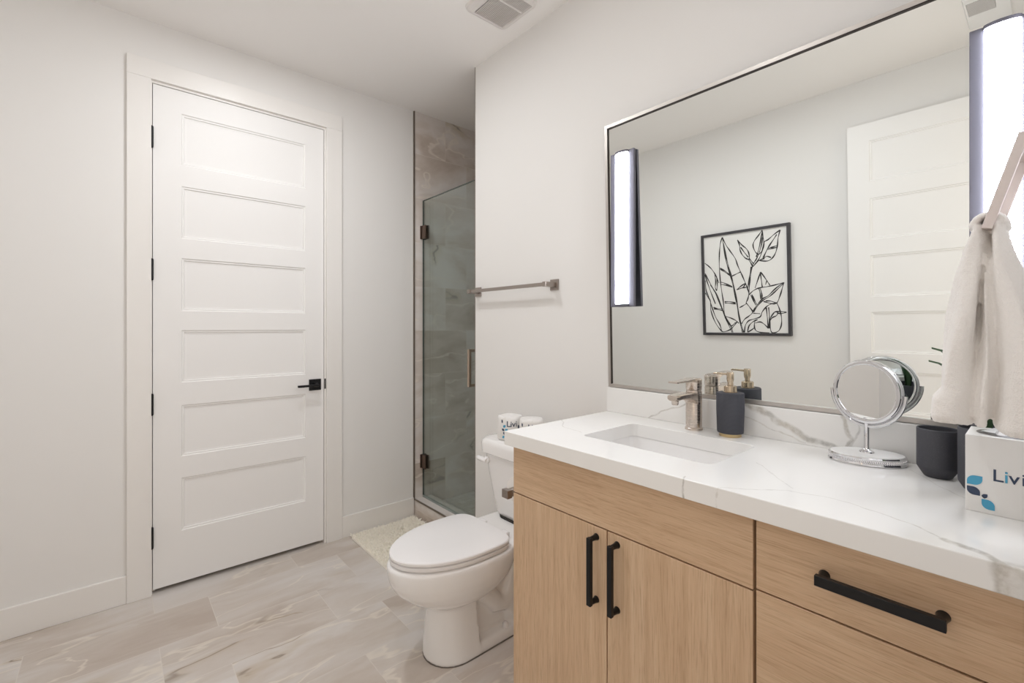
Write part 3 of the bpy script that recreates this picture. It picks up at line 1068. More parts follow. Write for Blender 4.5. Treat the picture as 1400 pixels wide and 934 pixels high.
def slab_with_hole(x0, x1, y0, y1, z0, z1, hole):
    bm = B_()
    for z in (z1, z0):
        vo = [bm.verts.new((x, y, z)) for x, y in ((x0, y0), (x1, y0), (x1, y1), (x0, y1))]
        vi = [bm.verts.new((p.x, p.y, z)) for p in hole]
        es = [bm.edges.new((vo[i], vo[(i + 1) % 4])) for i in range(4)] + [bm.edges.new((vi[i], vi[(i + 1) % len(vi)])) for i in range(len(vi))]
        bmesh.ops.triangle_fill(bm, use_beauty=True, use_dissolve=False, edges=es)
        if z == z1:
            to, ti = vo, vi
    for a, b in ((to, vo), (ti, vi)):
        n = len(a)
        for i in range(n):
            bm.faces.new((a[i], a[(i + 1) % n], b[(i + 1) % n], b[i]))
    return bm


bm = slab_with_hole(0.953, W - 0.001, YF + 0.001, 1.137, 0.889, CT, rrect(SX0, SX1, SY0, SY1, 0.022, 0, 6))
link_mesh('slab', bm, M['quartz'], wt, smooth=False, bevel=0.002)
bs = link_mesh('backsplash', boxes((1.487, W - 0.001, YF + 0.001, 1.137, CT, 1.029)), M['quartz_splash'], smooth=False, bevel=0.0015)
origin_to(bs, (1.50, 0.56, CT))
tag(bs, 'low white quartz backsplash with bold grey veins below the wall mirror', 'backsplash')
sk = thing('sink', (1.235, 0.731, 0.76), 'white rectangular undermount sink set into the quartz countertop', 'sink')
bm = B_()
e = 0.004
rings = [rrect(SX0 - 0.025, SX1 + 0.025, SY0 - 0.025, SY1 + 0.025, 0.03, 0.877), rrect(SX0 - 0.025, SX1 + 0.025, SY0 - 0.025, SY1 + 0.025, 0.03, 0.8885), rrect(SX0 - e, SX1 + e, SY0 - e, SY1 + e, 0.026, 0.8885),
         rrect(SX0 - e + 0.002, SX1 + e - 0.002, SY0 - e + 0.002, SY1 + e - 0.002, 0.026, 0.884), rrect(SX0 + 0.006, SX1 - 0.006, SY0 + 0.010, SY1 - 0.010, 0.034, 0.800), rrect(SX0 + 0.014, SX1 - 0.014, SY0 + 0.020, SY1 - 0.020, 0.04, 0.775),
         rrect(SX0 + 0.034, SX1 - 0.034, SY0 + 0.045, SY1 - 0.045, 0.04, 0.764), rrect(SX0 + 0.11, SX1 - 0.11, SY0 + 0.17, SY1 - 0.17, 0.02, 0.760)]
outer = [rrect(SX0 + 0.11, SX1 - 0.11, SY0 + 0.17, SY1 - 0.17, 0.02, 0.750), rrect(SX0 + 0.0, SX1 - 0.0, SY0 + 0.005, SY1 - 0.005, 0.04, 0.764), rrect(SX0 - 0.008, SX1 + 0.008, SY0 - 0.008, SY1 + 0.008, 0.03, 0.80), rrect(SX0 - 0.012, SX1 + 0.012, SY0 - 0.012, SY1 + 0.012, 0.03, 0.877)]
loft(bm, outer + rings, True, True)
link_mesh('basin', bm, M['ceramic'], sk, angle=50)
bm = B_()
lathe(bm, (1.235, 0.731, 0.7595), [(0.022, 0.0), (0.022, 0.003), (0.017, 0.004), (0.015, 0.002)], 24)
link_mesh('drain', bm, M['chrome'], sk)

# ------------------------------------------------------------------ faucet
FXc, FYc = 1.440, 0.748
fc = thing('faucet', (FXc, FYc, CT), 'brushed nickel single lever faucet behind the sink', 'faucet')
bm = B_()
lathe(bm, (FXc, FYc, CT), [(0.0278, 0.0), (0.0278, 0.006), (0.0252, 0.008), (0.0252, 0.122), (0.0238, 0.127), (0.0238, 0.129)], 36)
link_mesh('body', bm, M['nickel'], fc)
bm = B_()
# spout: flat-topped arm that runs out over the bowl, underside curving into the body
sp_prof = [(1.432, 0.022, 1.056, 1.008), (1.418, 0.0215, 1.057, 1.022), (1.402, 0.0205, 1.058, 1.032), (1.380, 0.020, 1.058, 1.038), (1.345, 0.0185, 1.058, 1.040), (1.318, 0.0175, 1.057, 1.038), (1.305, 0.016, 1.056, 1.040)]
rings = []
for (x, hw, zt, zb) in sp_prof:
    rings.append([Vector((x, FYc - hw, zb + 0.005)), Vector((x, FYc - hw * 0.6, zb)), Vector((x, FYc + hw * 0.6, zb)), Vector((x, FYc + hw, zb + 0.005)), Vector((x, FYc + hw, zt - 0.003)), Vector((x, FYc + hw * 0.85, zt)), Vector((x, FYc - hw * 0.85, zt)), Vector((x, FYc - hw, zt - 0.003))])
loft(bm, rings)
spo = link_mesh('spout', bm, M['nickel'], fc, angle=40)
bm = B_()
lathe(bm, (1.322, FYc, 1.026), [(0.0095, 0), (0.0105, 0.004), (0.0115, 0.014)], 20)
link_mesh('aerator', bm, M['nickel'], spo)
bm = B_()
lathe(bm, (FXc, FYc, CT + 0.131), [(0.0240, 0), (0.0250, 0.002), (0.0252, 0.033), (0.0225, 0.036)], 36)
rings = []
for (x, hw, zt, th) in ((1.450, 0.018, 1.1015, 0.010), (1.420, 0.020, 1.1015, 0.012), (1.400, 0.019, 1.1005, 0.0065), (1.350, 0.0165, 1.099, 0.005), (1.308, 0.0150, 1.0985, 0.0045)):
    rings.append([Vector((x, FYc - hw, zt - th)), Vector((x, FYc + hw, zt - th)), Vector((x, FYc + hw, zt)), Vector((x, FYc - hw, zt))])
loft(bm, rings)
link_mesh('lever', bm, M['nickel'], fc, angle=35)

# ------------------------------------------------------------------ soap dispenser
PX, PY = 1.440, 0.630
so = thing('soap_dispenser', (PX, PY, CT), 'charcoal ribbed soap dispenser with gold pump beside the faucet', 'soap dispenser')
bm = B_()
lathe(bm, (PX, PY, CT + 0.009), [(0.031, 0.0), (0.0368, 0.002), (0.0376, 0.006), (0.0398, 0.070), (0.0400, 0.121), (0.0385, 0.1245), (0.016, 0.126)], 44)
link_mesh('bottle', bm, M['ribbed'], so, angle=50)
bm = B_()
lathe(bm, (PX, PY, CT), [(0.0315, 0.0), (0.0315, 0.0095)], 40)
link_mesh('base_ring', bm, M['gold'], so)
bm = B_()
lathe(bm, (PX, PY, CT + 0.134), [(0.0205, 0.0), (0.0205, 0.002), (0.0182, 0.003), (0.0182, 0.019), (0.0165, 0.0205)], 32)
link_mesh('collar', bm, M['brassgrey'], so)
bm = B_()
lathe(bm, (PX, PY, CT + 0.154), [(0.0078, 0.0), (0.0078, 0.010), (0.0092, 0.013), (0.0105, 0.020), (0.0105, 0.040), (0.0095, 0.042)], 28)
tube(bm, [(PX, PY + 0.008, CT + 0.189), (PX, PY + 0.035, CT + 0.190), (PX, PY + 0.048, CT + 0.190), (PX, PY + 0.052, CT + 0.1885)], [0.0036, 0.0032, 0.003, 0.0026], 12)
link_mesh('pump', bm, M['brassgrey'], so)

# ------------------------------------------------------------------ make-up mirror
KX, KY, KZ = 1.422, 0.286, 1.107
mk = thing('makeup_mirror', (KX, KY, CT), 'round chrome swivel makeup mirror on an oval white base', 'mirror')


OVR = math.radians(24)


def oval(hx, hy, z, n=56):
    ca, sa = math.cos(OVR), math.sin(OVR)
    return [Vector((KX + hx * math.cos(2 * PI * i / n) * ca - hy * math.sin(2 * PI * i / n) * sa, KY + hx * math.cos(2 * PI * i / n) * sa + hy * math.sin(2 * PI * i / n) * ca, z)) for i in range(n)]


bm = B_()
loft(bm, [oval(0.056, 0.079, CT), oval(0.058, 0.081, CT + 0.003), oval(0.056, 0.079, CT + 0.006), oval(0.056, 0.079, CT + 0.016), oval(0.057, 0.080, CT + 0.018), oval(0.055, 0.078, CT + 0.021), oval(0.051, 0.074, CT + 0.021)])
base = link_mesh('base', bm, M['chrome'], mk)
bm = B_()
loft(bm, [oval(0.0525, 0.0755, CT + 0.0195), oval(0.0515, 0.0745, CT + 0.0225), oval(0.02, 0.035, CT + 0.0235)])
link_mesh('base_plate', bm, M['white'], base)
bm = B_()
for i in range(120):
    a = 2 * PI * i / 120
    ob_ = oval(0.0562, 0.0792, CT + 0.011, 120)[i]
    m4 = Matrix.Translation(ob_) @ Matrix.Diagonal((0.0018, 0.0018, 0.0046, 1))
    bmesh.ops.create_icosphere(bm, subdivisions=1, radius=1.0, matrix=m4)
bd = link_mesh('beaded_rim', bm, M['chrome'], base)
bm = B_()
lathe(bm, (KX, KY, CT + 0.022), [(0.016, 0.0), (0.015, 0.004), (0.008, 0.008), (0.0055, 0.012), (0.0055, 0.078), (0.007, 0.082), (0.007, 0.088)], 28)
link_mesh('stem', bm, M['chrome'], mk)
bA = math.radians(20)
nrm = Vector((-math.cos(bA), math.sin(bA), 0.0)).normalized()
ux = Vector((-nrm.y, nrm.x, 0)).normalized()
uz = nrm.cross(ux)
AX = Matrix((ux, uz, nrm)).transposed()
# outer yoke: half hoop that carries the swivelling glass
bm = B_()
pts = []
for i in range(41):
    a = PI + PI * i / 40
    pts.append(Vector((KX, KY, KZ)) + AX @ Vector((0.0850 * math.cos(a), -0.0850 * abs(math.sin(a)) if uz.z > 0 else 0.0850 * abs(math.sin(a)), 0)))
tube(bm, pts, 0.0042, 12)
link_mesh('yoke', bm, M['chrome'], mk)
bm = B_()
prof = [(0.0675, 0.006), (0.0690, 0.0085), (0.0725, 0.0095), (0.0775, 0.008), (0.0800, 0.004), (0.0800, -0.004), (0.0775, -0.008), (0.0725, -0.0095), (0.0690, -0.0085), (0.0675, -0.006)]
lathe(bm, (KX, KY, KZ), prof, 64, AX.to_4x4(), cap0=False, cap1=False)
fr_ = link_mesh('frame', bm, M['chrome'], mk)
bm = B_()
lathe(bm, (KX, KY, KZ), [(0.0695, -0.006), (0.0695, 0.006)], 64, AX.to_4x4())
link_mesh('mirror_glass', bm, simple('mirror_silver_small', (0.90, 0.91, 0.91, 1), 0.0, 1.0), fr_)

# ------------------------------------------------------------------ tumbler, planter
QX, QY = 1.398, 0.152
bm = B_()
lathe(bm, (QX, QY, CT), [(0.022, 0.0), (0.0245, 0.0015), (0.0365, 0.022), (0.0368, 0.026), (0.0368, 0.107), (0.0355, 0.1085), (0.0338, 0.107), (0.0335, 0.03), (0.022, 0.010), (0.004, 0.008)], 48)
cup = link_mesh('tumbler', bm, M['charcoal'], angle=40)
origin_to(cup, (QX, QY, CT))
tag(cup, 'charcoal bathroom tumbler with chamfered base beside the makeup mirror', 'tumbler')
VX, VY = 1.345, 0.074
pp = thing('potted_plant', (VX, VY, CT), 'small green spiky plant in a charcoal pot behind the tissue box', 'potted plant')
bm = B_()
lathe(bm, (VX, VY, CT), [(0.030, 0.0), (0.033, 0.0015), (0.0415, 0.016), (0.042, 0.022), (0.042, 0.127), (0.0405, 0.129), (0.0385, 0.127), (0.038, 0.112)], 48, cap1=False)
link_mesh('pot', bm, M['charcoal'], pp, angle=40)
bm = B_()
lathe(bm, (VX, VY, CT + 0.110), [(0.0395, 0.0), (0.03, 0.004), (0.002, 0.007)], 30)
link_mesh('soil', bm, M['soil'], pp)
lf = [(2.2, 0.088, 0.178, 1.25), (2.0, 0.085, 0.150, 1.15), (3.2, 0.10, 0.19, 0.8), (4.2, 0.055, 0.20, 0.5), (5.0, 0.05, 0.22, 0.45), (0.6, 0.08, 0.19, 0.6), (1.3, 0.06, 0.22, 0.5), (3.7, 0.11, 0.12, 0.6)]
for (ang, reach, rise, w) in lf:
    bm = B_()
    d = Vector((math.cos(ang), math.sin(ang), 0))
    sd_ = Vector((-d.y, d.x, 0))
    rows = []
    for k in range(9):
        t = k / 8
        p = Vector((VX, VY, CT + 0.114)) + d * (0.006 + reach * (t ** 1.5)) + Vector((0, 0, rise * (1 - (1 - t) ** 1.7)))
        ww = 0.0085 * w / 0.6 * (math.sin(PI * (0.12 + 0.88 * t)) ** 0.8 if t < 1 else 0.02)
        rows.append([p - sd_ * ww + Vector((0, 0, 0.002)), p, p + sd_ * ww + Vector((0, 0, 0.002)), p + Vector((0, 0, -0.0015))])
    loft(bm, rows)
    link_mesh('leaf', bm, M['leaf'], pp)

# ------------------------------------------------------------------ tissue box
TX0, TX1, TY0, TY1, TZ1 = 1.187, 1.292, -0.016, 0.092, 1.072
tx = thing('tissue_box', ((TX0 + TX1) / 2, (TY0 + TY1) / 2, CT), 'white cube tissue box printed with blue leaves on the countertop', 'tissue box')
link_mesh('carton', boxes((TX0, TX1, TY0, TY1, CT, TZ1)), M['carton'], tx, smooth=False, bevel=0.0012)
bm = glyphs([('L', 0.0, 0), ('i', 0.0145, 1), ('v', 0.0205, 0), ('i', 0.0350, 0)], (TX0 - 0.0004, 0.0580, 0.9945), (0, -1, 0), (0, 0, 1), 0.0300, None, 0.0002)
link_mesh('lettering', bm, [M['navy'], M['blue']], tx, smooth=False)
bm = B_()
for (ya, zb, w, h, kind, mi) in ((0.0897, 0.9815, 0.0200, 0.0170, (1, 3), 0), (0.0897, 0.9630, 0.0170, 0.0150, (0, 2), 1), (0.0708, 0.9600, 0.0075, 0.0080, (0, 1, 3), 1), (0.0708, 0.9410, 0.0165, 0.0175, (0, 2), 0)):
    vs = [bm.verts.new((TX0 - 0.0006, ya - px, zb + pz)) for px, pz in leafshape(w, h, kind)]
    f = bm.faces.new(vs)
    f.material_index = mi
link_mesh('printed_leaves', bm, [M['blue'], M['navy']], tx, smooth=False)
bm = B_()
oc = Vector(((TX0 + TX1) / 2 - 0.004, (TY0 + TY1) / 2 - 0.003, TZ1 + 0.0008))
ov = lambda a, b, z, n=40: [oc + Vector((a * math.cos(2 * PI * i / n), b * math.sin(2 * PI * i / n), z)) for i in range(n)]
loft(bm, [ov(0.040, 0.046, 0.0), ov(0.039, 0.045, 0.0006)])
op = link_mesh('opening', bm, simple('slot_dark', lin(96, 90, 88), 0.35), tx)
bm = B_()
rows = []
for k in range(5):
    row = []
    for i in range(26):
        a = 2 * PI * i / 26
        rr = (0.026, 0.020, 0.014, 0.008, 0.004)[k] * (1 + 0.25 * math.sin(5 * a + k))
        row.append(oc + Vector((rr * math.cos(a), 1.25 * rr * math.sin(a), 0.001 + (0.0, 0.005, 0.009, 0.010, 0.012)[k] * (1 + 0.3 * math.sin(3 * a)))))
    rows.append(row)
loft(bm, rows)
link_mesh('film', bm, simple('film_plastic', (0.75, 0.75, 0.76, 1), 0.12, 0.2), op)

# ------------------------------------------------------------------ toilet paper holder on the cabinet side
RM = Matrix.Rotation(PI / 2, 4, 'Y')
bm = boxes((1.155, 1.205, 1.118, 1.126, 0.687, 0.737), (1.168, 1.192, 1.126, 1.200, 0.692, 0.714))
lathe(bm, (1.016, 1.190, 0.7025), [(0.0152, 0.0), (0.0152, 0.152)], 32, RM)
hp = link_mesh('toilet_paper_holder', bm, M['nickelbar'], sc_, smooth=True, angle=30)
hp['label'] = 'brushed nickel toilet paper holder'
link_mesh('end_stop', boxes((0.996, 1.016, 1.170, 1.201, 0.691, 0.719)), M['nickelbar'], hp, smooth=False, bevel=0.001)
bm = B_()
lathe(bm, (1.050, 1.190, 0.7025), [(0.0149, 0.0), (0.047, 0.0), (0.047, 0.10), (0.0149, 0.10), (0.0149, 0.0)], 40, RM, cap0=False, cap1=False)
bmesh.ops.remove_doubles(bm, verts=bm.verts, dist=1e-5)
tr = link_mesh('toilet_roll', bm, M['paper'], angle=40)
origin_to(tr, (1.094, 1.197, 0.70))
tag(tr, 'white unwrapped toilet roll on the holder beside the sink cabinet', 'toilet roll')

# ------------------------------------------------------------------ towel ring and hand towel
RX0, RX1 = 0.999, 1.133
RZT, RZB = 1.546, 1.424
ry = lambda z: 0.0175 + (RZT - z) * 0.285
rg = thing('towel_ring', (1.066, YF, 1.55), 'satin nickel square towel ring on the wall at the end of the vanity', 'towel ring')
link_mesh('wall_plate', boxes((1.041, 1.091, YF, YF + 0.009, 1.525, 1.575)), M['nickelbar'], rg, smooth=False, bevel=0.001)
link_mesh('post', boxes((1.056, 1.076, YF + 0.009, 0.013, 1.538, 1.556)), M['nickelbar'], rg, smooth=False, bevel=0.001)


def sq_bar(bm, p0, p1, t):
    p0, p1 = Vector(p0), Vector(p1)
    d = (p1 - p0).normalized()
    a = Vector((1, 0, 0)) if abs(d.x) < 0.5 else Vector((0, 0.96, 0.28))
    a = (a - d * a.dot(d)).normalized()
    b = d.cross(a)
    rings = []
    for p in (p0, p1):
        rings.append([p + (a * sx + b * sy) * t / 2 for sx, sy in ((-1, -1), (1, -1), (1, 1), (-1, 1))])
    loft(bm, rings)


bm = B_()
t_ = 0.012
for x in (RX0, RX1):
    sq_bar(bm, (x, ry(RZT + 0.006), RZT + 0.006), (x, ry(RZB - 0.006), RZB - 0.006), t_)
sq_bar(bm, (RX0, ry(RZT), RZT), (RX1, ry(RZT), RZT), t_)
sq_bar(bm, (RX0, ry(RZB), RZB), (RX1, ry(RZB), RZB), t_)
link_mesh('ring', bm, M['nickelring'], rg, smooth=False, bevel=0.0008)

bm = B_()


def lobe(stations, nu=26, seed=0):
    """stations: z, y_in, y_out, x_near, x_far"""
    rings = []
    for (z, ya, yb, xa, xb) in stations:
        cx, cy, hx, hy = (xa + xb) / 2, (ya + yb) / 2, (xb - xa) / 2, abs(yb - ya) / 2
        ring = []
        for i in range(nu):
            a = 2 * PI * i / nu
            c, s = math.cos(a), math.sin(a)
            px = cx + hx * math.copysign(abs(c) ** 0.62, c)
            py = cy + hy * math.copysign(abs(s) ** 0.75, s)
            py += 0.0028 * math.sin(px * 70 + z * 9 + seed) + 0.0022 * math.sin(px * 31 - z * 24 + seed * 2)
            px += 0.003 * math.sin(z * 33 + seed + 3 * s)
            ring.append(Vector((px, py, z + 0.004 * math.sin(px * 42 + seed))))
        rings.append(ring)
    loft(bm, rings)


yb_ = ry(RZB)
lobe([(1.122, 0.074, 0.118, 0.955, 1.150), (1.130, 0.071, 0.121, 0.950, 1.155), (1.158, 0.069, 0.118, 0.952, 1.155), (1.174, 0.066, 0.107, 0.957, 1.152), (1.22, 0.0645, 0.104, 0.963, 1.148), (1.29, 0.0612, 0.098, 0.972, 1.140), (1.35, 0.0585, 0.090, 0.982, 1.132), (1.40, 0.054, 0.080, 0.993, 1.126), (1.430, 0.052, 0.071, 1.004, 1.121)], seed=0.4)
lobe([(1.117, -0.014, 0.043, 0.952, 1.150), (1.126, -0.015, 0.046, 0.948, 1.155), (1.16, -0.012, 0.045, 0.952, 1.152), (1.22, -0.004, 0.045, 0.960, 1.148), (1.29, 0.007, 0.046, 0.970, 1.140), (1.35, 0.020, 0.047, 0.982, 1.132), (1.40, 0.032, 0.049, 0.993, 1.126), (1.430, 0.039, 0.052, 1.004, 1.121)], seed=2.1)
lobe([(1.130, 0.040, 0.076, 0.974, 1.13), (1.16, 0.040, 0.075, 0.974, 1.13), (1.22, 0.040, 0.070, 0.980, 1.12), (1.28, 0.042, 0.066, 0.989, 1.12), (1.36, 0.0440, 0.0620, 1.003, 1.115), (1.41, 0.0460, 0.0580, 1.020, 1.112)], seed=5.0)
lobe([(1.124, 0.0515, 0.0665, 0.962, 1.10), (1.16, 0.0510, 0.0645, 0.962, 1.10), (1.22, 0.0510, 0.0600, 0.970, 1.10), (1.28, 0.0508, 0.0570, 0.980, 1.10), (1.34, 0.0505, 0.0555, 0.992, 1.10), (1.38, 0.0505, 0.0550, 1.004, 1.10)], seed=2.1)
# the turn over the bar
rings = []
for k in range(13):
    a = PI * k / 12
    cyy, czz = yb_ + 0.001, RZB + 0.002
    ring = []
    for i in range(26):
        b = 2 * PI * i / 26
        c, s = math.cos(b), math.sin(b)
        R = 0.0158 + 0.0072 * math.copysign(abs(s) ** 0.75, s)
        px = 1.0625 + 0.0585 * math.copysign(abs(c) ** 0.62, c)
        ring.append(Vector((px, cyy + R * math.cos(a), czz + R * math.sin(a) + 0.0015 * math.sin(px * 80))))
    rings.append(ring)
loft(bm, rings)
tw = link_mesh('hand_towel', bm, M['towel'])
remesh(tw, 0.0021, 3, 0.5)
origin_to(tw, (1.06, yb_, RZB))
tx_ = bpy.data.textures.new('terry', 'CLOUDS')
tx_.noise_scale = 0.006
md = tw.modifiers.new('pile', 'DISPLACE')
md.texture = tx_
md.strength = 0.0016
md.mid_level = 0.5
tag(tw, 'cream terry hand towel hanging folded over the square towel ring', 'towel')

# ------------------------------------------------------------------ wall mirror and its two lamps
AL = math.radians(1.5)
MB, MT, MY0, MY1 = 1.0305, 2.064, 0.008, 1.137
XM = 1.505
mxz = lambda z: XM - (z - MB) * math.tan(AL)
wm = thing('wall_mirror', (XM, 0.57, MB), 'large rectangular wall mirror in thin metal frame above the vanity', 'mirror')
tilt = Matrix.Translation((XM, 0, MB)) @ Matrix.Rotation(-AL, 4, 'Y')
hL = (MT - MB) / math.cos(AL)
fw = 0.012
bm = boxes((0.0, 0.005, MY0 + 0.004, MY1 - 0.004, 0.004, hL - 0.004))
bmesh.ops.transform(bm, matrix=tilt, verts=bm.verts)
link_mesh('mirror_glass', bm, M['mirror'], wm, smooth=False)
bm = boxes((-0.006, 0.012, MY0, MY0 + fw, 0, hL), (-0.006, 0.012, MY1 - fw, MY1, 0, hL), (-0.006, 0.012, MY0 + fw, MY1 - fw, 0, fw), (-0.006, 0.012, MY0 + fw, MY1 - fw, hL - fw, hL))
bmesh.ops.transform(bm, matrix=tilt, verts=bm.verts)
link_mesh('frame', bm, M['framemetal'], wm, smooth=False)
bm = boxes((-0.0055, 0.0, MY0 + fw, MY0 + fw + 0.002, fw, hL - fw), (-0.0055, 0.0, MY1 - fw - 0.002, MY1 - fw, fw, hL - fw), (-0.0055, 0.0, MY0 + fw, MY1 - fw, hL - fw - 0.003, hL - fw))
bmesh.ops.transform(bm, matrix=tilt, verts=bm.verts)
link_mesh('inner_lip', bm, M['darkmetal'], wm, smooth=False)


def sconce(y0, y1, label):
    z0, z1 = 1.346, 1.938
    yc = (y0 + y1) / 2
    t = thing('vanity_sconce', (1.48, yc, (z0 + z1) / 2), label, 'wall lamp', 'vertical lamps on the wall mirror')
    xb, xf = 1.479, 1.466
    bp = link_mesh('backplate', boxes((xf, xb, y0, y1, z0, z1), (xb, 1.4935, yc - 0.03, yc + 0.03, z0 + 0.05, z0 + 0.12)), M['lampmetal'], t, smooth=False, bevel=0.0012)
    hw, dep = 0.0275, 0.013
    bm = B_()
    rings = []
    for z in (z0 + 0.010, z1 - 0.008):
        ring = []
        for i in range(21):
            a = PI * i / 20
            ring.append(Vector((xf - dep * math.sin(a) ** 0.8 if 0 < i < 20 else xf, yc + hw * math.cos(a), z)))
        rings.append(ring)
    loft(bm, rings)
    link_mesh('diffuser', bm, M['glow'], t, angle=60)
    for za, zb in ((z0, z0 + 0.010), (z1 - 0.008, z1)):
        bm = B_()
        rings = []
        for z in (za, zb):
            ring = []
            for i in range(21):
                a = PI * i / 20
                ring.append(Vector((xf - (dep + 0.002) * math.sin(a) ** 0.8 if 0 < i < 20 else xf, yc + (hw + 0.002) * math.cos(a), z)))
            rings.append(ring)
        loft(bm, rings)
        link_mesh('end_cap', bm, M['lampmetal'], t, angle=60)


sconce(0.996, 1.102, 'slim vertical lit wall lamp at the toilet end of the mirror')
sconce(0.004, 0.107, 'slim vertical lit wall lamp at the towel end of the mirror')

# ------------------------------------------------------------------ framed drawing on the opposite wall (seen in the mirror)
AY0, AY1, AZ0, AZ1 = 1.162, 1.808, 1.090, 1.894
fa = thing('framed_drawing', (-B, (AY0 + AY1) / 2, AZ0), 'black framed line drawing of leaves on the opposite wall, seen in the mirror', 'picture')
fwid = 0.020
link_mesh('frame', boxes((-B, -B + 0.030, AY0, AY0 + fwid, AZ0, AZ1), (-B, -B + 0.030, AY1 - fwid, AY1, AZ0, AZ1), (-B, -B + 0.030, AY0 + fwid, AY1 - fwid, AZ0, AZ0 + fwid), (-B, -B + 0.030, AY0 + fwid, AY1 - fwid, AZ1 - fwid, AZ1)), M['artframe'], fa, smooth=False, bevel=0.001)
# strokes, measured on an 8 x 10 grid of the sheet: quad corners in the sketch's own units
Q = [(75, 165), (672, 78), (690, 855), (85, 850)]


def solve_h(src):
    """homography sketch -> unit square (u right, v down)"""
    dst = [(0, 0), (1, 0), (1, 1), (0, 1)]
    A = []
    for (x, y), (u, v) in zip(src, dst):
        A.append([x, y, 1, 0, 0, 0, -u * x, -u * y, u])
        A.append([0, 0, 0, x, y, 1, -v * x, -v * y, v])
    n = 8
    for i in range(n):
        p = max(range(i, n), key=lambda r: abs(A[r][i]))
        A[i], A[p] = A[p], A[i]
        A[i] = [a / A[i][i] for a in A[i]]
        for r in range(n):
            if r != i:
                f = A[r][i]
                A[r] = [a - f * b for a, b in zip(A[r], A[i])]
    return [A[i][8] for i in range(n)]


Hm = solve_h(Q)


def unit(x, y):
    w = Hm[6] * x + Hm[7] * y + 1
    return ((Hm[0] * x + Hm[1] * y + Hm[2]) / w, (Hm[3] * x + Hm[4] * y + Hm[5]) / w)


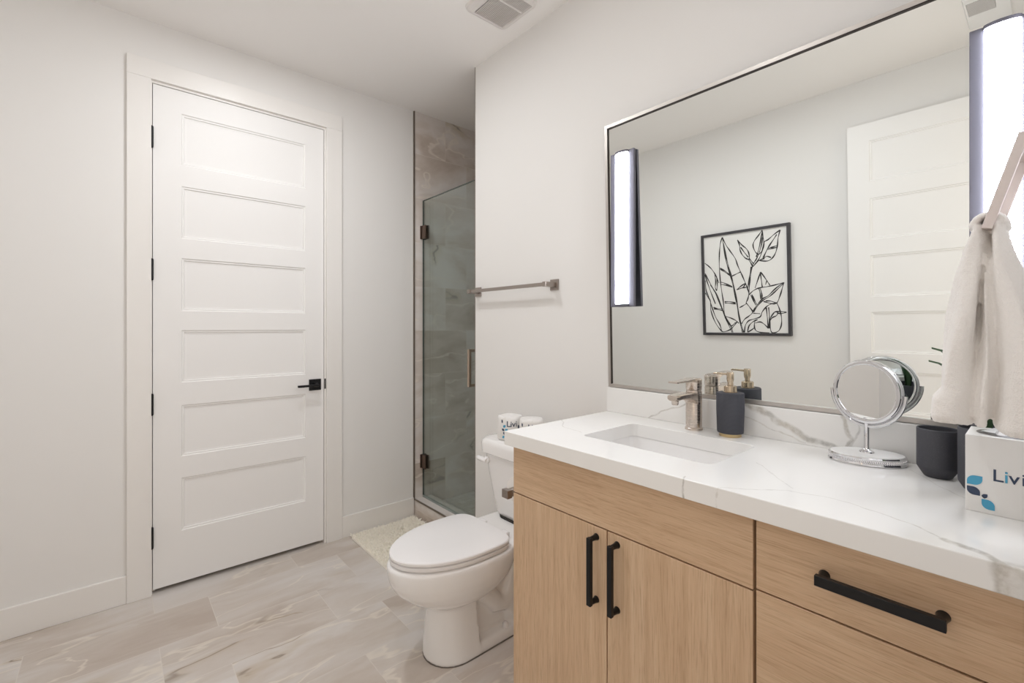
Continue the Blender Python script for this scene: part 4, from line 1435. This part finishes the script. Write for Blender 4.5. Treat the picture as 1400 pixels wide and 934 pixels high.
STROKES = [
    # tall leaf
    [(208, 160), (195, 200), (188, 260), (185, 350), (190, 450), (200, 540), (212, 620), (218, 700), (222, 730)],
    [(208, 160), (235, 215), (262, 255), (300, 310), (318, 360), (340, 410), (362, 460), (382, 510), (398, 560), (392, 600), (378, 632)],
    [(378, 632), (405, 665), (426, 700), (400, 728), (368, 752), (345, 785)],
    [(222, 730), (262, 742), (300, 760), (325, 782)],
    [(210, 170), (224, 270), (240, 350), (262, 425), (285, 510), (302, 600), (318, 680), (332, 770), (352, 852)],
    [(216, 200), (234, 290), (252, 370), (276, 450), (296, 540), (314, 630), (326, 720), (345, 800), (362, 850)],
    [(190, 380), (222, 398), (258, 425)], [(192, 388), (224, 408), (262, 434)], [(340, 408), (310, 422), (278, 438)],
    [(190, 480), (228, 492), (278, 515)], [(195, 498), (235, 505), (280, 520)], [(374, 490), (345, 508), (310, 538)], [(380, 520), (350, 524), (312, 536)], [(374, 490), (356, 520), (312, 536)],
    [(222, 625), (258, 624), (302, 632)], [(224, 634), (262, 636), (304, 640)], [(378, 640), (352, 656), (330, 668)],
    # left leaf
    [(80, 345), (112, 370), (140, 402), (162, 440), (182, 488)],
    [(80, 430), (100, 490), (128, 570), (155, 640)], [(82, 420), (112, 480), (145, 540), (175, 590), (205, 680), (235, 745), (265, 800), (282, 850)],
    [(120, 500), (150, 550), (180, 620), (210, 700), (240, 770), (275, 850)],
    [(80, 560), (100, 590), (118, 620), (122, 690), (150, 770), (190, 830), (215, 845), (262, 828), (290, 800), (312, 770)],
    [(84, 470), (88, 540), (110, 600), (128, 660), (155, 735), (185, 790), (198, 835)],
    [(152, 430), (158, 480), (155, 520), (165, 545)], [(165, 440), (170, 490), (166, 540)], [(140, 665), (170, 675), (210, 678)], [(142, 676), (172, 682), (212, 690)],
    [(225, 740), (255, 790), (275, 800), (300, 775)],
    # stem with buds
    [(400, 560), (402, 510), (410, 450), (418, 390), (432, 350), (452, 318), (470, 280)], [(388, 540), (398, 480), (408, 420), (416, 370)], [(430, 370), (455, 340), (480, 322), (512, 312)],
    [(318, 178), (332, 215), (336, 250), (352, 285), (380, 312), (402, 312), (398, 270), (380, 240), (350, 215), (318, 178)],
    [(340, 230), (365, 265), (395, 302)], [(402, 312), (422, 335), (434, 350)], [(395, 316), (412, 340), (428, 372)],
    [(495, 108), (470, 145), (440, 185), (430, 220), (445, 262), (470, 280), (498, 250), (508, 200), (500, 150), (495, 108)],
    [(495, 112), (485, 180), (466, 262), (452, 300)], [(500, 150), (490, 215), (474, 270)],
    [(624, 108), (580, 140), (540, 175), (510, 195), (500, 240), (480, 300), (455, 340)],
    [(624, 108), (610, 165), (604, 225), (590, 275), (565, 312), (530, 330), (475, 326)],
    [(600, 140), (570, 185), (540, 230), (515, 280), (500, 312)], [(594, 150), (560, 200), (530, 250), (508, 300)],
    [(600, 220), (568, 230), (540, 240)], [(598, 232), (566, 240), (536, 248)], [(560, 305), (530, 296), (508, 308)],
    # right leaf
    [(398, 575), (430, 545), (470, 525), (530, 515), (590, 502), (652, 484)],
    [(652, 484), (640, 530), (625, 580), (602, 632), (560, 640), (525, 662), (495, 700), (480, 735), (430, 752), (395, 765), (372, 800), (366, 850)],
    [(650, 490), (600, 540), (550, 585), (500, 615), (462, 655), (432, 700)], [(650, 484), (590, 530), (540, 580), (495, 605), (450, 660), (425, 700)],
    [(484, 408), (466, 460), (444, 524)], [(484, 408), (515, 450), (552, 505)], [(482, 412), (490, 470), (496, 518)], [(530, 470), (520, 500)],
    [(472, 528), (482, 570), (486, 605)], [(482, 528), (494, 575), (494, 604)], [(412, 575), (432, 615), (448, 650)], [(420, 572), (440, 612), (455, 645)],
    [(520, 618), (560, 620), (600, 635)], [(505, 622), (550, 635), (585, 640)], [(430, 708), (480, 712)],
    # lower right leaf
    [(602, 632), (622, 680), (636, 740), (634, 800), (612, 840), (570, 855), (555, 820), (552, 770), (560, 735), (585, 700)],
    [(585, 700), (608, 700), (600, 725), (570, 740), (555, 760)], [(585, 698), (620, 695), (672, 700)], [(608, 708), (640, 710), (672, 700)],
    [(525, 668), (532, 730), (540, 820)], [(542, 665), (548, 730), (546, 820)],
    [(445, 755), (438, 800), (450, 835), (490, 850), (548, 852)], [(445, 780), (480, 772), (510, 788), (540, 818)],
    [(388, 848), (400, 800), (430, 770), (462, 755)], [(390, 848), (432, 820), (440, 800)],
]
bm = boxes((-B + 0.001, -B + 0.018, AY0 + fwid, AY1 - fwid, AZ0 + fwid, AZ1 - fwid))
aw, ah = AY1 - AY0 - 2 * fwid, AZ1 - AZ0 - 2 * fwid
for si, st in enumerate(STROKES):
    P = [unit(*p) for p in st]
    P = [Vector((-B + 0.0185 + 0.00003 * (si % 7), AY1 - fwid - min(max(u, 0.003), 0.997) * aw, AZ1 - fwid - min(max(v, 0.003), 0.997) * ah)) for u, v in P]
    # smooth the polyline
    dense = []
    for i in range(len(P) - 1):
        p0, p1, p2, p3 = P[max(i - 1, 0)], P[i], P[i + 1], P[min(i + 2, len(P) - 1)]
        for k in range(5):
            t = k / 5
            dense.append(0.5 * ((2 * p1) + (-p0 + p2) * t + (2 * p0 - 5 * p1 + 4 * p2 - p3) * t * t + (-p0 + 3 * p1 - 3 * p2 + p3) * t ** 3))
    dense.append(P[-1])
    prev = None
    for i, p in enumerate(dense):
        tg = (dense[min(i + 1, len(dense) - 1)] - dense[max(i - 1, 0)])
        if tg.length < 1e-7:
            continue
        tg.normalize()
        sdv = Vector((1, 0, 0)).cross(tg)
        wd = 0.0042 * (0.85 + 0.3 * math.sin(i * 0.7 + si))
        a, b = bm.verts.new(p + sdv * wd), bm.verts.new(p - sdv * wd)
        if prev:
            f = bm.faces.new((prev[0], prev[1], b, a))
            f.material_index = 1
        prev = (a, b)
link_mesh('print', bm, [M['canvas'], M['ink']], fa, smooth=False, recalc=False)
